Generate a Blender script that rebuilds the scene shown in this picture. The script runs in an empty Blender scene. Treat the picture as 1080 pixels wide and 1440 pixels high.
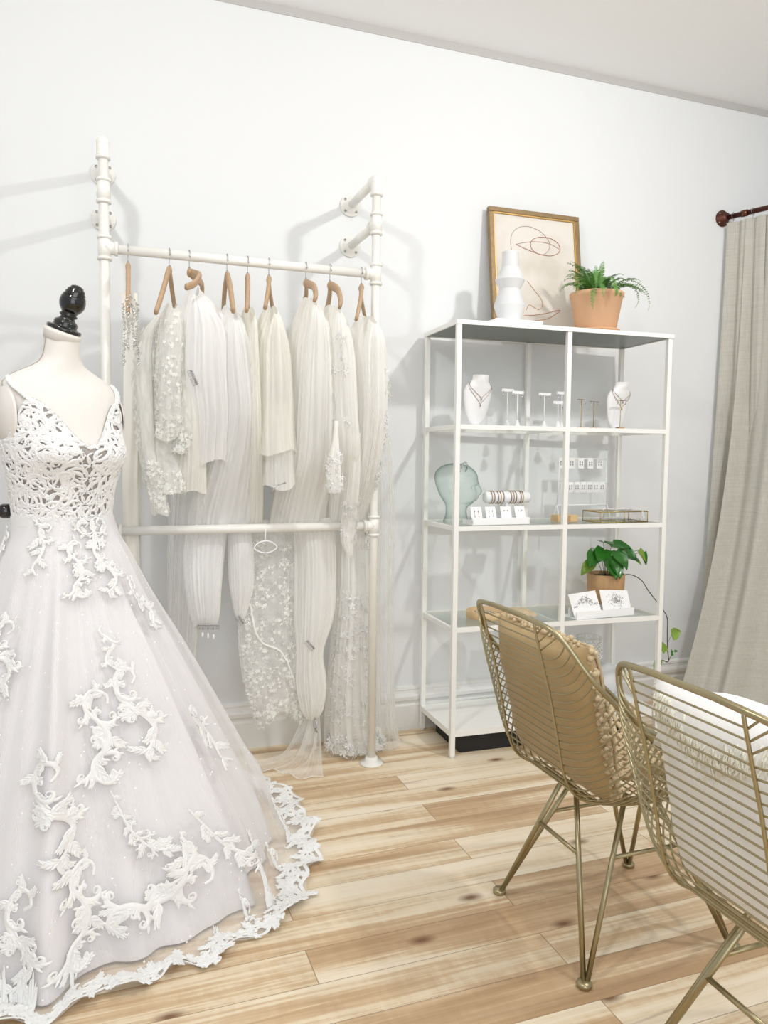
import bpy, math, random
from math import sin, cos, pi, radians, sqrt, exp, atan2, hypot, floor
from mathutils import Vector, Matrix, noise
R = random.Random(7)
col = bpy.context.scene.collection
sc = bpy.context.scene

# ------------------------------------------------------------------ helpers
class MB:
    def __init__(s): s.v = []; s.f = []; s.uv = []
    def add(s, vs, fs, uvs=None):
        b = len(s.v); s.v += [tuple(p) for p in vs]; s.f += [tuple(i + b for i in f) for f in fs]
        s.uv += list(uvs) if uvs else [(0, 0)] * len(vs)
    def box(s, x0, y0, z0, x1, y1, z1):
        s.add([(x0,y0,z0),(x1,y0,z0),(x1,y1,z0),(x0,y1,z0),(x0,y0,z1),(x1,y0,z1),(x1,y1,z1),(x0,y1,z1)],
              [(0,3,2,1),(4,5,6,7),(0,1,5,4),(1,2,6,5),(2,3,7,6),(3,0,4,7)])
    def tube(s, pts, r, seg=8, closed=False, cap=True):
        pts = [Vector(p) for p in pts]; n = len(pts)
        rr = r if isinstance(r, (list, tuple)) else [r] * n
        vs = []; up = None
        for i, p in enumerate(pts):
            if closed: t = pts[(i + 1) % n] - pts[i - 1]
            else: t = pts[min(i + 1, n - 1)] - pts[max(i - 1, 0)]
            if t.length < 1e-9: t = Vector((0, 0, 1))
            t.normalize()
            if up is None: up = Vector((0, 0, 1)) if abs(t.z) < .9 else Vector((1, 0, 0))
            a = up - t * up.dot(t)
            if a.length < 1e-5: a = t.orthogonal()
            a.normalize(); b = t.cross(a); up = a
            for k in range(seg):
                q = 2 * pi * k / seg; vs.append(p + (a * cos(q) + b * sin(q)) * rr[i])
        fs = []
        for i in range(n if closed else n - 1):
            j = (i + 1) % n
            for k in range(seg):
                l = (k + 1) % seg; fs.append((i*seg+k, i*seg+l, j*seg+l, j*seg+k))
        if cap and not closed:
            fs.append(tuple(range(seg - 1, -1, -1))); fs.append(tuple((n-1)*seg + k for k in range(seg)))
        s.add(vs, fs)
    def lathe(s, prof, c=(0,0,0), seg=32, axis='z', rot=None, cap=True):
        vs = []; n = len(prof)
        for (r, h) in prof:
            for k in range(seg):
                q = 2*pi*k/seg; p = Vector((r*cos(q), r*sin(q), h))
                if axis == 'y': p = Vector((p.x, -p.z, p.y))
                if axis == 'x': p = Vector((p.z, p.x, p.y))
                if rot: p = rot @ p
                vs.append(p + Vector(c))
        fs = [(i*seg+k, i*seg+(k+1)%seg, (i+1)*seg+(k+1)%seg, (i+1)*seg+k) for i in range(n-1) for k in range(seg)]
        if cap:
            fs.append(tuple(range(seg-1,-1,-1))); fs.append(tuple((n-1)*seg+k for k in range(seg)))
        s.add(vs, fs)
    def grid(s, fn, nu, nv, cu=False, uvs=(1, 1)):
        vs = []; uv = []
        mu = nu if cu else nu + 1
        for j in range(nv + 1):
            for i in range(mu):
                u = i/nu; v = j/nv; vs.append(fn(u, v)); uv.append((u*uvs[0], v*uvs[1]))
        fs = [(j*mu+i, j*mu+(i+1)%mu, (j+1)*mu+(i+1)%mu, (j+1)*mu+i) for j in range(nv) for i in range(nu)]
        s.add(vs, fs, uv)
    def ell(s, c, r, seg=12, rings=8, rot=None):
        vs=[]; 
        for j in range(rings+1):
            a = pi*j/rings
            for k in range(seg):
                q = 2*pi*k/seg; p = Vector((r[0]*sin(a)*cos(q), r[1]*sin(a)*sin(q), r[2]*cos(a)))
                if rot: p = rot @ p
                vs.append(p + Vector(c))
        s.add(vs, [(j*seg+k, (j+1)*seg+k, (j+1)*seg+(k+1)%seg, j*seg+(k+1)%seg) for j in range(rings) for k in range(seg)])
    def build(s, name, mat, parent=None, smooth=True, bevel=0, loc=None, rot=None, solid=0, sub=0):
        me = bpy.data.meshes.new(name); me.from_pydata([tuple(p) for p in s.v], [], s.f)
        ul = me.uv_layers.new(name='UVMap')
        buf = []
        for lp in me.loops: buf += s.uv[lp.vertex_index]
        ul.data.foreach_set('uv', buf)
        me.materials.append(mat)
        if smooth: me.polygons.foreach_set('use_smooth', [True]*len(me.polygons))
        me.update()
        o = bpy.data.objects.new(name, me); col.objects.link(o)
        if parent: o.parent = parent
        if loc: o.location = loc
        if rot: o.rotation_euler = rot
        if bevel:
            m = o.modifiers.new('b', 'BEVEL'); m.width = bevel; m.segments = 2; m.limit_method = 'ANGLE'; m.angle_limit = radians(40)
        if solid:
            m = o.modifiers.new('s', 'SOLIDIFY'); m.thickness = solid; m.offset = 0
        if sub:
            m = o.modifiers.new('u', 'SUBSURF'); m.levels = sub; m.render_levels = sub
        return o

def tag(o, label=None, cat=None, group=None, kind=None):
    if label: o['label'] = label
    if cat: o['category'] = cat
    if group: o['group'] = group
    if kind: o['kind'] = kind
    return o
def thing(name, label, cat, loc=(0,0,0), rz=0, group=None, rx=0, ry=0):
    o = bpy.data.objects.new(name, None); col.objects.link(o); o.location = loc; o.rotation_euler = (rx, ry, rz)
    o.empty_display_size = .05
    return tag(o, label, cat, group)
def dup(o, parent=None):
    kids = list(o.children)
    c = o.copy(); col.objects.link(c)
    if parent is not None: c.parent = parent
    for k in kids: dup(k, c)
    return c
def lerp(a, b, t): return a + (b - a) * t
def interp(tab, x):
    """piecewise smooth interpolation of rows (x, a, b, ...) ordered by x"""
    if x <= tab[0][0]: return tab[0][1:]
    if x >= tab[-1][0]: return tab[-1][1:]
    for i in range(len(tab) - 1):
        if x <= tab[i+1][0]:
            p1, p2 = tab[i], tab[i+1]; p0 = tab[max(i-1, 0)]; p3 = tab[min(i+2, len(tab)-1)]
            h = p2[0] - p1[0]; t = (x - p1[0]) / h; out = []
            for k in range(1, len(p1)):
                d = (p2[k]-p1[k])/h
                m1 = (p2[k]-p0[k])/max(p2[0]-p0[0], 1e-9) if p1 is not p0 else d
                m2 = (p3[k]-p1[k])/max(p3[0]-p1[0], 1e-9) if p3 is not p2 else d
                t2 = t*t; t3 = t2*t
                out.append((2*t3-3*t2+1)*p1[k] + (t3-2*t2+t)*h*m1 + (-2*t3+3*t2)*p2[k] + (t3-t2)*h*m2)
            return out
def smooth_path(pts, n=8, closed=False):
    P = [Vector(p) for p in pts]; m = len(P); out = []
    for i in range(m if closed else m-1):
        p1, p2 = P[i], P[(i+1) % m]
        p0 = P[i-1] if (closed or i > 0) else p1; p3 = P[(i+2) % m] if (closed or i+2 < m) else p2
        for k in range(n):
            t = k/n
            out.append(.5*((2*p1)+(p2-p0)*t+(2*p0-5*p1+4*p2-p3)*t*t+(3*p1-p0-3*p2+p3)*t**3))
    if not closed: out.append(P[-1])
    return out

# ------------------------------------------------------------------ materials
def N(nt, typ, **k):
    n = nt.nodes.new(typ)
    for a, b in k.items():
        if a.startswith('i_'):
            key = a[2:]; key = int(key) if key.isdigit() else key.replace('_', ' ')
            n.inputs[key].default_value = b
        else: setattr(n, a, b)
    return n
def L(nt, a, b): nt.links.new(a, b)
def newmat(name):
    m = bpy.data.materials.new(name); m.use_nodes = True; nt = m.node_tree; nt.nodes.clear()
    out = N(nt, 'ShaderNodeOutputMaterial'); return m, nt, out
def pbr(name, c, rough=.5, metal=0, bump=0, bscale=80, vary=0, vscale=20, coat=0, sheen=0, stretch=None, emis=0):
    m, nt, out = newmat(name)
    b = N(nt, 'ShaderNodeBsdfPrincipled'); b.inputs['Roughness'].default_value = rough; b.inputs['Metallic'].default_value = metal
    b.inputs['Coat Weight'].default_value = coat; b.inputs['Sheen Weight'].default_value = sheen
    tc = N(nt, 'ShaderNodeTexCoord'); mp = N(nt, 'ShaderNodeMapping'); L(nt, tc.outputs['Object'], mp.inputs['Vector'])
    if stretch: mp.inputs['Scale'].default_value = stretch
    ns = N(nt, 'ShaderNodeTexNoise'); ns.inputs['Scale'].default_value = vscale; ns.inputs['Detail'].default_value = 4
    L(nt, mp.outputs[0], ns.inputs['Vector'])
    mx = N(nt, 'ShaderNodeMix', data_type='RGBA'); L(nt, ns.outputs['Fac'], mx.inputs['Factor'])
    c = tuple(c) + (1,) if len(c) == 3 else c
    mx.inputs[6].default_value = tuple(x*(1-vary) for x in c[:3]) + (1,)
    mx.inputs[7].default_value = tuple(min(1, x*(1+vary)) for x in c[:3]) + (1,)
    L(nt, mx.outputs[2], b.inputs['Base Color'])
    if bump:
        n2 = N(nt, 'ShaderNodeTexNoise'); n2.inputs['Scale'].default_value = bscale; L(nt, mp.outputs[0], n2.inputs['Vector'])
        bp = N(nt, 'ShaderNodeBump'); bp.inputs['Strength'].default_value = bump; bp.inputs['Distance'].default_value = .002
        L(nt, n2.outputs['Fac'], bp.inputs['Height']); L(nt, bp.outputs[0], b.inputs['Normal'])
    L(nt, b.outputs[0], out.inputs['Surface']); return m
def srgb(r, g, b):
    f = lambda x: (x/255/12.92 if x/255 <= .04045 else ((x/255+.055)/1.055)**2.4)
    return (f(r), f(g), f(b))

def tulle(name, c, alpha, streak=.25, ufreq=60, vfreq=3, transl=.35, spark=0, edge=.5, hole=0):
    """sheer fabric: see-through net mixed with diffuse/translucent thread, fold streaks running down the cloth"""
    m, nt, out = newmat(name)
    uv = N(nt, 'ShaderNodeTexCoord'); mp = N(nt, 'ShaderNodeMapping'); mp.inputs['Scale'].default_value = (ufreq, vfreq, 1)
    L(nt, uv.outputs['UV'], mp.inputs['Vector'])
    ns = N(nt, 'ShaderNodeTexNoise'); ns.inputs['Scale'].default_value = 1; ns.inputs['Detail'].default_value = 4; ns.inputs['Roughness'].default_value = .6
    L(nt, mp.outputs[0], ns.inputs['Vector'])
    a1 = N(nt, 'ShaderNodeMath', operation='SUBTRACT'); L(nt, ns.outputs['Fac'], a1.inputs[0]); a1.inputs[1].default_value = .5
    a2 = N(nt, 'ShaderNodeMath', operation='MULTIPLY_ADD'); L(nt, a1.outputs[0], a2.inputs[0]); a2.inputs[1].default_value = streak*4; a2.inputs[2].default_value = alpha
    lw = N(nt, 'ShaderNodeLayerWeight'); lw.inputs['Blend'].default_value = .35
    a3 = N(nt, 'ShaderNodeMath', operation='MULTIPLY_ADD'); L(nt, lw.outputs['Facing'], a3.inputs[0]); a3.inputs[1].default_value = edge; L(nt, a2.outputs[0], a3.inputs[2])
    a3.use_clamp = True
    fac = a3.outputs[0]
    d = N(nt, 'ShaderNodeBsdfDiffuse'); d.inputs['Color'].default_value = tuple(c)+(1,)
    t = N(nt, 'ShaderNodeBsdfTranslucent'); t.inputs['Color'].default_value = tuple(c)+(1,)
    mx = N(nt, 'ShaderNodeMixShader'); mx.inputs[0].default_value = transl; L(nt, d.outputs[0], mx.inputs[1]); L(nt, t.outputs[0], mx.inputs[2])
    sh = mx.outputs[0]
    if spark:
        vo = N(nt, 'ShaderNodeTexVoronoi'); vo.inputs['Scale'].default_value = 75
        tc = N(nt, 'ShaderNodeTexCoord'); L(nt, tc.outputs['Object'], vo.inputs['Vector'])
        n2 = N(nt, 'ShaderNodeTexWhiteNoise'); L(nt, vo.outputs['Color'], n2.inputs['Vector'])
        c1 = N(nt, 'ShaderNodeMath', operation='LESS_THAN'); L(nt, vo.outputs['Distance'], c1.inputs[0]); c1.inputs[1].default_value = .17
        c2 = N(nt, 'ShaderNodeMath', operation='GREATER_THAN'); L(nt, n2.outputs['Value'], c2.inputs[0]); c2.inputs[1].default_value = 1-spark
        c3 = N(nt, 'ShaderNodeMath', operation='MULTIPLY'); L(nt, c1.outputs[0], c3.inputs[0]); L(nt, c2.outputs[0], c3.inputs[1])
        c4 = N(nt, 'ShaderNodeMath', operation='MAXIMUM'); L(nt, c3.outputs[0], c4.inputs[0]); L(nt, fac, c4.inputs[1]); fac = c4.outputs[0]
        g = N(nt, 'ShaderNodeBsdfDiffuse'); g.inputs['Color'].default_value = (1,1,1,1)
        mg = N(nt, 'ShaderNodeMixShader'); L(nt, c3.outputs[0], mg.inputs[0]); L(nt, sh, mg.inputs[1]); L(nt, g.outputs[0], mg.inputs[2]); sh = mg.outputs[0]
    tr = N(nt, 'ShaderNodeBsdfTransparent')
    m2 = N(nt, 'ShaderNodeMixShader'); L(nt, fac, m2.inputs[0]); L(nt, tr.outputs[0], m2.inputs[1]); L(nt, sh, m2.inputs[2])
    L(nt, m2.outputs[0], out.inputs['Surface']); return m

def glass(name, tint, edgecol, fedge=.6, rough=.02):
    m, nt, out = newmat(name)
    lw = N(nt, 'ShaderNodeLayerWeight'); lw.inputs['Blend'].default_value = fedge
    lw2 = N(nt, 'ShaderNodeLayerWeight'); lw2.inputs['Blend'].default_value = .5
    mc = N(nt, 'ShaderNodeMix', data_type='RGBA'); ep = N(nt, 'ShaderNodeMath', operation='POWER'); L(nt, lw2.outputs['Facing'], ep.inputs[0]); ep.inputs[1].default_value = fedge; L(nt, ep.outputs[0], mc.inputs['Factor'])
    mc.inputs[6].default_value = tuple(tint)+(1,); mc.inputs[7].default_value = tuple(edgecol)+(1,)
    tr = N(nt, 'ShaderNodeBsdfTransparent'); L(nt, mc.outputs[2], tr.inputs['Color'])
    gl = N(nt, 'ShaderNodeBsdfGlossy'); gl.inputs['Roughness'].default_value = rough
    pw = N(nt, 'ShaderNodeMath', operation='POWER'); L(nt, lw2.outputs['Facing'], pw.inputs[0]); pw.inputs[1].default_value = 4.0
    fr = N(nt, 'ShaderNodeMath', operation='MULTIPLY_ADD'); L(nt, pw.outputs[0], fr.inputs[0]); fr.inputs[1].default_value = .45; fr.inputs[2].default_value = .03
    ms = N(nt, 'ShaderNodeMixShader'); L(nt, fr.outputs[0], ms.inputs[0]); L(nt, tr.outputs[0], ms.inputs[1]); L(nt, gl.outputs[0], ms.inputs[2])
    L(nt, ms.outputs[0], out.inputs['Surface']); return m

M = {}
M['wall'] = pbr('wall_paint', (.765,.78,.79), .75, bump=.25, bscale=18, vary=.012, vscale=1.2)
M['ceil'] = pbr('ceiling_paint', (.93,.945,.96), .8, vary=.01)
M['shadowline'] = pbr('ceiling_shadow_grey', (.50,.49,.475), .8)  # grey that paints the shadow line where wall meets ceiling
M['base'] = pbr('baseboard_paint', (.80,.80,.78), .5, vary=.01)
M['pipe'] = pbr('white_pipe_paint', (.86,.85,.80), .3, bump=.15, bscale=60, vary=.02, coat=.2)
M['bolt'] = pbr('steel_bolt', (.5,.5,.48), .3, 1)
M['shelfwhite'] = pbr('white_powder_coat', (.88,.88,.85), .35, vary=.01)
M['shelfdark'] = pbr('dark_green_grey_panel', srgb(104,112,106), .35, vary=.25, vscale=2)
M['hangerwood'] = pbr('hanger_wood', srgb(186,156,124), .5, vary=.16, vscale=30, stretch=(1,1,6))
M['chrome'] = pbr('hanger_steel', (.45,.45,.46), .25, 1)
M['gold'] = pbr('satin_champagne_metal', srgb(174,163,130), .34, 1, vary=.05)
M['golddark'] = pbr('satin_champagne_metal_wire', srgb(172,161,128), .34, 1, vary=.05)
M['brass'] = pbr('brass', srgb(190,160,90), .3, 1)
M['black'] = pbr('black_lacquer', (.004,.004,.004), .12, coat=.6)
M['linen'] = pbr('mannequin_linen', srgb(232,227,221), .9, bump=.4, bscale=900, vary=.02, vscale=8)
M['seam'] = pbr('linen_seam', srgb(170,160,148), .9)
M['lining'] = pbr('dress_lining', srgb(231,229,230), .8, vary=.015, vscale=3)
M['bodice'] = pbr('bodice_lining', srgb(168,161,156), .85, vary=.05, vscale=40)
M['lace'] = pbr('white_lace', (.86,.86,.85), .85, bump=.5, bscale=500)
M['veillace'] = pbr('ivory_lace', (.93,.93,.89), .85, bump=.5, bscale=600)
M['dresstulle'] = tulle('dress_tulle', (.96,.955,.96), .24, .03, 60, 1.2, .3, spark=.16, edge=.5)
M['veilwhite'] = tulle('white_tulle', (.99,.99,.98), .78, .14, 38, 1.0, .28, edge=.35)
M['veilivory'] = tulle('ivory_tulle', (.965,.955,.90), .72, .16, 38, 1.0, .28, edge=.35)
M['veilsoft'] = tulle('soft_white_tulle', (.985,.98,.95), .68, .16, 38, 1.0, .28, edge=.35)
M['veilsheer'] = tulle('sheer_tulle', (.98,.98,.965), .26, .12, 34, 1.2, .45, edge=.6)
M['lacecloth'] = tulle('lace_cloth', (.95,.945,.91), .66, .15, 14, 9, .35, edge=.4)
M['lacenet'] = tulle('lace_net', (.96,.955,.93), .42, .25, 26, 16, .3, edge=.4)
M['satin'] = pbr('ivory_satin', srgb(236,234,226), .4, bump=.1, bscale=5, sheen=.2)
M['crystal'] = pbr('crystal_beads', (.62,.62,.60), .15, .8, vary=.4, vscale=300)
M['white'] = pbr('white_matte', (.90,.90,.91), .55)
M['vase'] = pbr('white_ceramic', (.70,.71,.72), .6, vary=.01)
M['card'] = pbr('white_card', (.93,.93,.93), .7)
M['greycard'] = pbr('pale_acrylic', (.78,.80,.84), .4)
M['terracotta'] = pbr('terracotta', srgb(214,172,136), .85, vary=.08, vscale=9, bump=.3, bscale=60)
M['soil'] = pbr('soil', srgb(70,52,38), .95, bump=1, bscale=120, vary=.4, vscale=60)
M['fern'] = pbr('fern_green', srgb(92,140,62), .55, vary=.35, vscale=25)
M['leaf'] = pbr('pothos_green', srgb(46,112,34), .35, vary=.35, vscale=14, coat=.15)
M['leaflight'] = pbr('pothos_lime', srgb(128,160,62), .4, vary=.25, vscale=20)
M['stem'] = pbr('brown_stem', srgb(74,66,44), .7)
M['potwood'] = pbr('wooden_planter', srgb(190,150,106), .6, vary=.2, vscale=14, stretch=(3,3,.6))
M['tray'] = pbr('tray_wood', srgb(214,184,140), .55, vary=.12, vscale=30)
M['frame'] = pbr('antique_gold_frame', srgb(140,116,82), .45, .35, bump=.5, bscale=150, vary=.25, vscale=60)
M['framegold'] = pbr('gold_fillet', srgb(196,160,96), .4, .5)
M['copper'] = pbr('copper_pipe', srgb(96,58,48), .35, .7, vary=.2)
M['ink1'] = pbr('taupe_ink', srgb(156,128,116), .8)
M['ink2'] = pbr('rust_ink', srgb(170,112,92), .8)
M['ink3'] = pbr('ochre_ink', srgb(190,140,100), .8)
M['tan'] = pbr('camel_cotton', srgb(180,153,108), .85, bump=.3, bscale=40, vary=.07, vscale=7, sheen=.2)
M['rope'] = pbr('macrame_cord', srgb(206,186,152), .95, bump=1, bscale=220, vary=.18, vscale=120)
M['whitecush'] = pbr('white_cotton', srgb(247,247,245), .9, bump=.4, bscale=120, vary=.02)
M['fringe'] = pbr('cream_fringe', srgb(250,244,230), .95, vary=.1, vscale=60)
M['neckl'] = pbr('rose_gold_chain', srgb(170,140,120), .3, .9)
M['silver'] = pbr('silver_jewel', (.55,.55,.56), .22, .9, vary=.3, vscale=300)
M['undershade'] = pbr('underside_shade_black', (.02,.02,.02), .7)  # near-black that paints the deep shade below the bottom shelf
M['glassgreen'] = glass('green_glass', (.93,.97,.955), (.16,.34,.28), 2.6)
M['glassshelf'] = glass('shelf_glass', (.965,.98,.975), (.90,.94,.925), 1.5)
M['glassclear'] = glass('clear_glass', (.985,.985,.98), (.90,.90,.87), 1.5)
M['candle'] = pbr('candle_wax', (.92,.91,.88), .5)

# art print: paper with a soft beige wash
def paper():
    m, nt, out = newmat('art_paper'); b = N(nt, 'ShaderNodeBsdfPrincipled'); b.inputs['Roughness'].default_value = .8
    tc = N(nt, 'ShaderNodeTexCoord'); ns = N(nt, 'ShaderNodeTexNoise'); ns.inputs['Scale'].default_value = 5; ns.inputs['Detail'].default_value = 6
    L(nt, tc.outputs['Object'], ns.inputs['Vector'])
    r = N(nt, 'ShaderNodeValToRGB'); r.color_ramp.elements[0].position = .35; r.color_ramp.elements[0].color = srgb(206,198,186)+(1,)
    r.color_ramp.elements[1].position = .55; r.color_ramp.elements[1].color = srgb(222,216,208)+(1,)
    L(nt, ns.outputs['Fac'], r.inputs[0]); L(nt, r.outputs[0], b.inputs['Base Color']); L(nt, b.outputs[0], out.inputs['Surface']); return m
M['paper'] = paper()

def linen_curtain():
    m, nt, out = newmat('beige_linen'); b = N(nt, 'ShaderNodeBsdfPrincipled'); b.inputs['Roughness'].default_value = .9
    tc = N(nt, 'ShaderNodeTexCoord'); mp = N(nt, 'ShaderNodeMapping'); mp.inputs['Scale'].default_value = (300, 300, 8); L(nt, tc.outputs['Object'], mp.inputs['Vector'])
    ns = N(nt, 'ShaderNodeTexNoise'); ns.inputs['Scale'].default_value = 1; L(nt, mp.outputs[0], ns.inputs['Vector'])
    mp2 = N(nt, 'ShaderNodeMapping'); mp2.inputs['Scale'].default_value = (8, 8, 300); L(nt, tc.outputs['Object'], mp2.inputs['Vector'])
    n2 = N(nt, 'ShaderNodeTexNoise'); n2.inputs['Scale'].default_value = 1; L(nt, mp2.outputs[0], n2.inputs['Vector'])
    ad = N(nt, 'ShaderNodeMath', operation='ADD'); L(nt, ns.outputs['Fac'], ad.inputs[0]); L(nt, n2.outputs['Fac'], ad.inputs[1])
    r = N(nt, 'ShaderNodeValToRGB'); r.color_ramp.elements[0].position = .35; r.color_ramp.elements[0].color = srgb(186,184,174)+(1,)
    r.color_ramp.elements[1].position = .65; r.color_ramp.elements[1].color = srgb(204,202,193)+(1,)
    hv = N(nt, 'ShaderNodeMath', operation='MULTIPLY'); hv.inputs[1].default_value = .5; L(nt, ad.outputs[0], hv.inputs[0])
    L(nt, hv.outputs[0], r.inputs[0]); L(nt, r.outputs[0], b.inputs['Base Color'])
    t = N(nt, 'ShaderNodeBsdfTranslucent'); L(nt, r.outputs[0], t.inputs['Color'])
    mx = N(nt, 'ShaderNodeMixShader'); mx.inputs[0].default_value = .12; L(nt, b.outputs[0], mx.inputs[1]); L(nt, t.outputs[0], mx.inputs[2])
    L(nt, mx.outputs[0], out.inputs['Surface']); return m
M['curtain'] = linen_curtain()

def floor_mat():
    m, nt, out = newmat('maple_plank_floor')
    b = N(nt, 'ShaderNodeBsdfPrincipled'); b.inputs['Roughness'].default_value = .38; b.inputs['Specular IOR Level'].default_value = .35
    tc = N(nt, 'ShaderNodeTexCoord'); sp = N(nt, 'ShaderNodeSeparateXYZ'); L(nt, tc.outputs['Object'], sp.inputs[0])
    def mth(op, a, b2=None, c=None):
        n = N(nt, 'ShaderNodeMath', operation=op)
        for i, v in enumerate((a, b2, c)):
            if v is None: continue
            if isinstance(v, (int, float)): n.inputs[i].default_value = v
            else: L(nt, v, n.inputs[i])
        return n.outputs[0]
    X, Y = sp.outputs['X'], sp.outputs['Y']
    W = .1285
    yr = mth('DIVIDE', mth('ADD', Y, .475 + W*40), W); row = mth('FLOOR', yr); fy = mth('SUBTRACT', yr, row)
    par = mth('MODULO', row, 2)            # 0 / 1 alternating joints
    off = mth('MULTIPLY_ADD', par, .583, .447 - 12.0*0)
    jit = N(nt, 'ShaderNodeTexWhiteNoise', noise_dimensions='1D'); L(nt, row, jit.inputs['W'])
    xr = mth('DIVIDE', mth('ADD', mth('SUBTRACT', X, off), 11.7), 1.17); ci = mth('FLOOR', xr); fx = mth('SUBTRACT', xr, ci)
    pid = mth('ADD', mth('MULTIPLY', row, 17.13), mth('MULTIPLY', ci, 3.77))
    wn = N(nt, 'ShaderNodeTexWhiteNoise', noise_dimensions='1D'); L(nt, pid, wn.inputs['W'])
    rnd = wn.outputs['Value']; rc = N(nt, 'ShaderNodeSeparateColor'); L(nt, wn.outputs['Color'], rc.inputs[0])
    # board coordinates, shifted per board
    cb = N(nt, 'ShaderNodeCombineXYZ'); L(nt, mth('ADD', mth('MULTIPLY', X, 1.0), mth('MULTIPLY', rnd, 31)), cb.inputs[0]); L(nt, mth('MULTIPLY', Y, 1.0), cb.inputs[1]); L(nt, mth('MULTIPLY', rnd, 9), cb.inputs[2])
    def noi(scale, sx, sy, det=3, dist=0):
        mp = N(nt, 'ShaderNodeMapping'); mp.inputs['Scale'].default_value = (sx, sy, 1); L(nt, cb.outputs[0], mp.inputs['Vector'])
        n = N(nt, 'ShaderNodeTexNoise'); n.inputs['Scale'].default_value = scale; n.inputs['Detail'].default_value = det; n.inputs['Distortion'].default_value = dist
        L(nt, mp.outputs[0], n.inputs['Vector']); return n.outputs['Fac']
    heart = noi(1, .7, 11, 2, .5)           # broad light / dark bands along the board
    grain = noi(1, 3, 95, 5, .8)
    fine = noi(1, 45, 14, 3)
    h = mth('ADD', mth('MULTIPLY', mth('SUBTRACT', heart, .5), 2.3), mth('MULTIPLY', mth('SUBTRACT', rnd, .5), .42))
    h = mth('ADD', h, mth('MULTIPLY', mth('SUBTRACT', grain, .5), .9))
    h = mth('ADD', h, mth('MULTIPLY', mth('SUBTRACT', fine, .5), .25))
    h = mth('ADD', h, .5)
    r = N(nt, 'ShaderNodeValToRGB'); L(nt, h, r.inputs[0]); e = r.color_ramp.elements
    e[0].position = 0.0; e[0].color = srgb(184,152,116)+(1,)
    e[1].position = 1.0; e[1].color = srgb(240,228,206)+(1,)
    for p, c_ in ((.28, (200,170,134)), (.47, (214,188,153)), (.6, (228,210,180)), (.78, (236,220,194))):
        k = e.new(p); k.color = srgb(*c_)+(1,)
    # knots and mineral streaks
    mpk = N(nt, 'ShaderNodeMapping'); mpk.inputs['Scale'].default_value = (2.4, 5.2, 1); L(nt, cb.outputs[0], mpk.inputs['Vector'])
    vo = N(nt, 'ShaderNodeTexVoronoi', voronoi_dimensions='2D'); vo.inputs['Scale'].default_value = 1.0; L(nt, mpk.outputs[0], vo.inputs['Vector'])
    vs = N(nt, 'ShaderNodeSeparateColor'); L(nt, vo.outputs['Color'], vs.inputs[0])
    kn = N(nt, 'ShaderNodeMapRange'); L(nt, vo.outputs['Distance'], kn.inputs[0]); kn.inputs[1].default_value = .02; kn.inputs[2].default_value = .11; kn.inputs[3].default_value = 1; kn.inputs[4].default_value = 0
    kk = mth('MULTIPLY', kn.outputs[0], mth('GREATER_THAN', vs.outputs[0], .66))
    st = N(nt, 'ShaderNodeMapRange'); L(nt, noi(1, 1.6, 34, 3, 1.0), st.inputs[0]); st.inputs[1].default_value = .66; st.inputs[2].default_value = .78
    dk = mth('MAXIMUM', mth('MULTIPLY', kk, .95), mth('MULTIPLY', st.outputs[0], .55))
    mx = N(nt, 'ShaderNodeMix', data_type='RGBA'); L(nt, dk, mx.inputs['Factor']); L(nt, r.outputs[0], mx.inputs[6]); mx.inputs[7].default_value = srgb(120,82,52)+(1,)
    # seams
    ey = mth('MINIMUM', fy, mth('SUBTRACT', 1, fy)); ex = mth('MINIMUM', fx, mth('SUBTRACT', 1, fx))
    seam = mth('MAXIMUM', mth('LESS_THAN', ey, .0085), mth('LESS_THAN', ex, .0011))
    m2 = N(nt, 'ShaderNodeMix', data_type='RGBA'); L(nt, mth('MULTIPLY', seam, .62), m2.inputs['Factor']); L(nt, mx.outputs[2], m2.inputs[6]); m2.inputs[7].default_value = srgb(120,90,62)+(1,)
    L(nt, m2.outputs[2], b.inputs['Base Color']); L(nt, b.outputs[0], out.inputs['Surface']); return m
M['floor'] = floor_mat()

# ------------------------------------------------------------------ room shell
m = MB(); m.box(-2.6, -5.2, -.05, 5.2, .1, 0); tag(m.build('floor', M['floor'], smooth=False), kind='structure')
m = MB(); m.box(-2.6, 0, 0, 5.2, .1, 3.1); tag(m.build('wall_back', M['wall'], smooth=False), kind='structure')
m = MB(); m.box(-2.6, -5.2, 3.0, 5.2, .1, 3.1); tag(m.build('ceiling', M['ceil'], smooth=False), kind='structure')
m = MB()  # thin flat strip, its grey stands in for the ceiling shadow line
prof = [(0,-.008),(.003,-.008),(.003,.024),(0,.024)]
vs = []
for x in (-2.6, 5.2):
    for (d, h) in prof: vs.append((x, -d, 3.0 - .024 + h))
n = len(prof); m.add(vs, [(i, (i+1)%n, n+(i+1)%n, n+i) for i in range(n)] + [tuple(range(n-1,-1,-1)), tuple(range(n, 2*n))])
tag(m.build('shadow_line_strip_1', M['shadowline'], smooth=False), kind='structure')
m = MB()
prof = [(0,0),(.020,0),(.020,.108),(.014,.116),(.014,.128),(.024,.134),(.026,.150),(.022,.158),(.014,.164),(.012,.176),(.016,.180),(.014,.190),(.004,.196),(0,.196)]
vs = []; n = len(prof)
for x in (-2.6, 5.2):
    for (d, h) in prof: vs.append((x, -d, h))
m.add(vs, [(i, (i+1)%n, n+(i+1)%n, n+i) for i in range(n)] + [tuple(range(n-1,-1,-1)), tuple(range(n, 2*n))])
tag(m.build('baseboard_back', M['base'], smooth=False), kind='structure')

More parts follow.
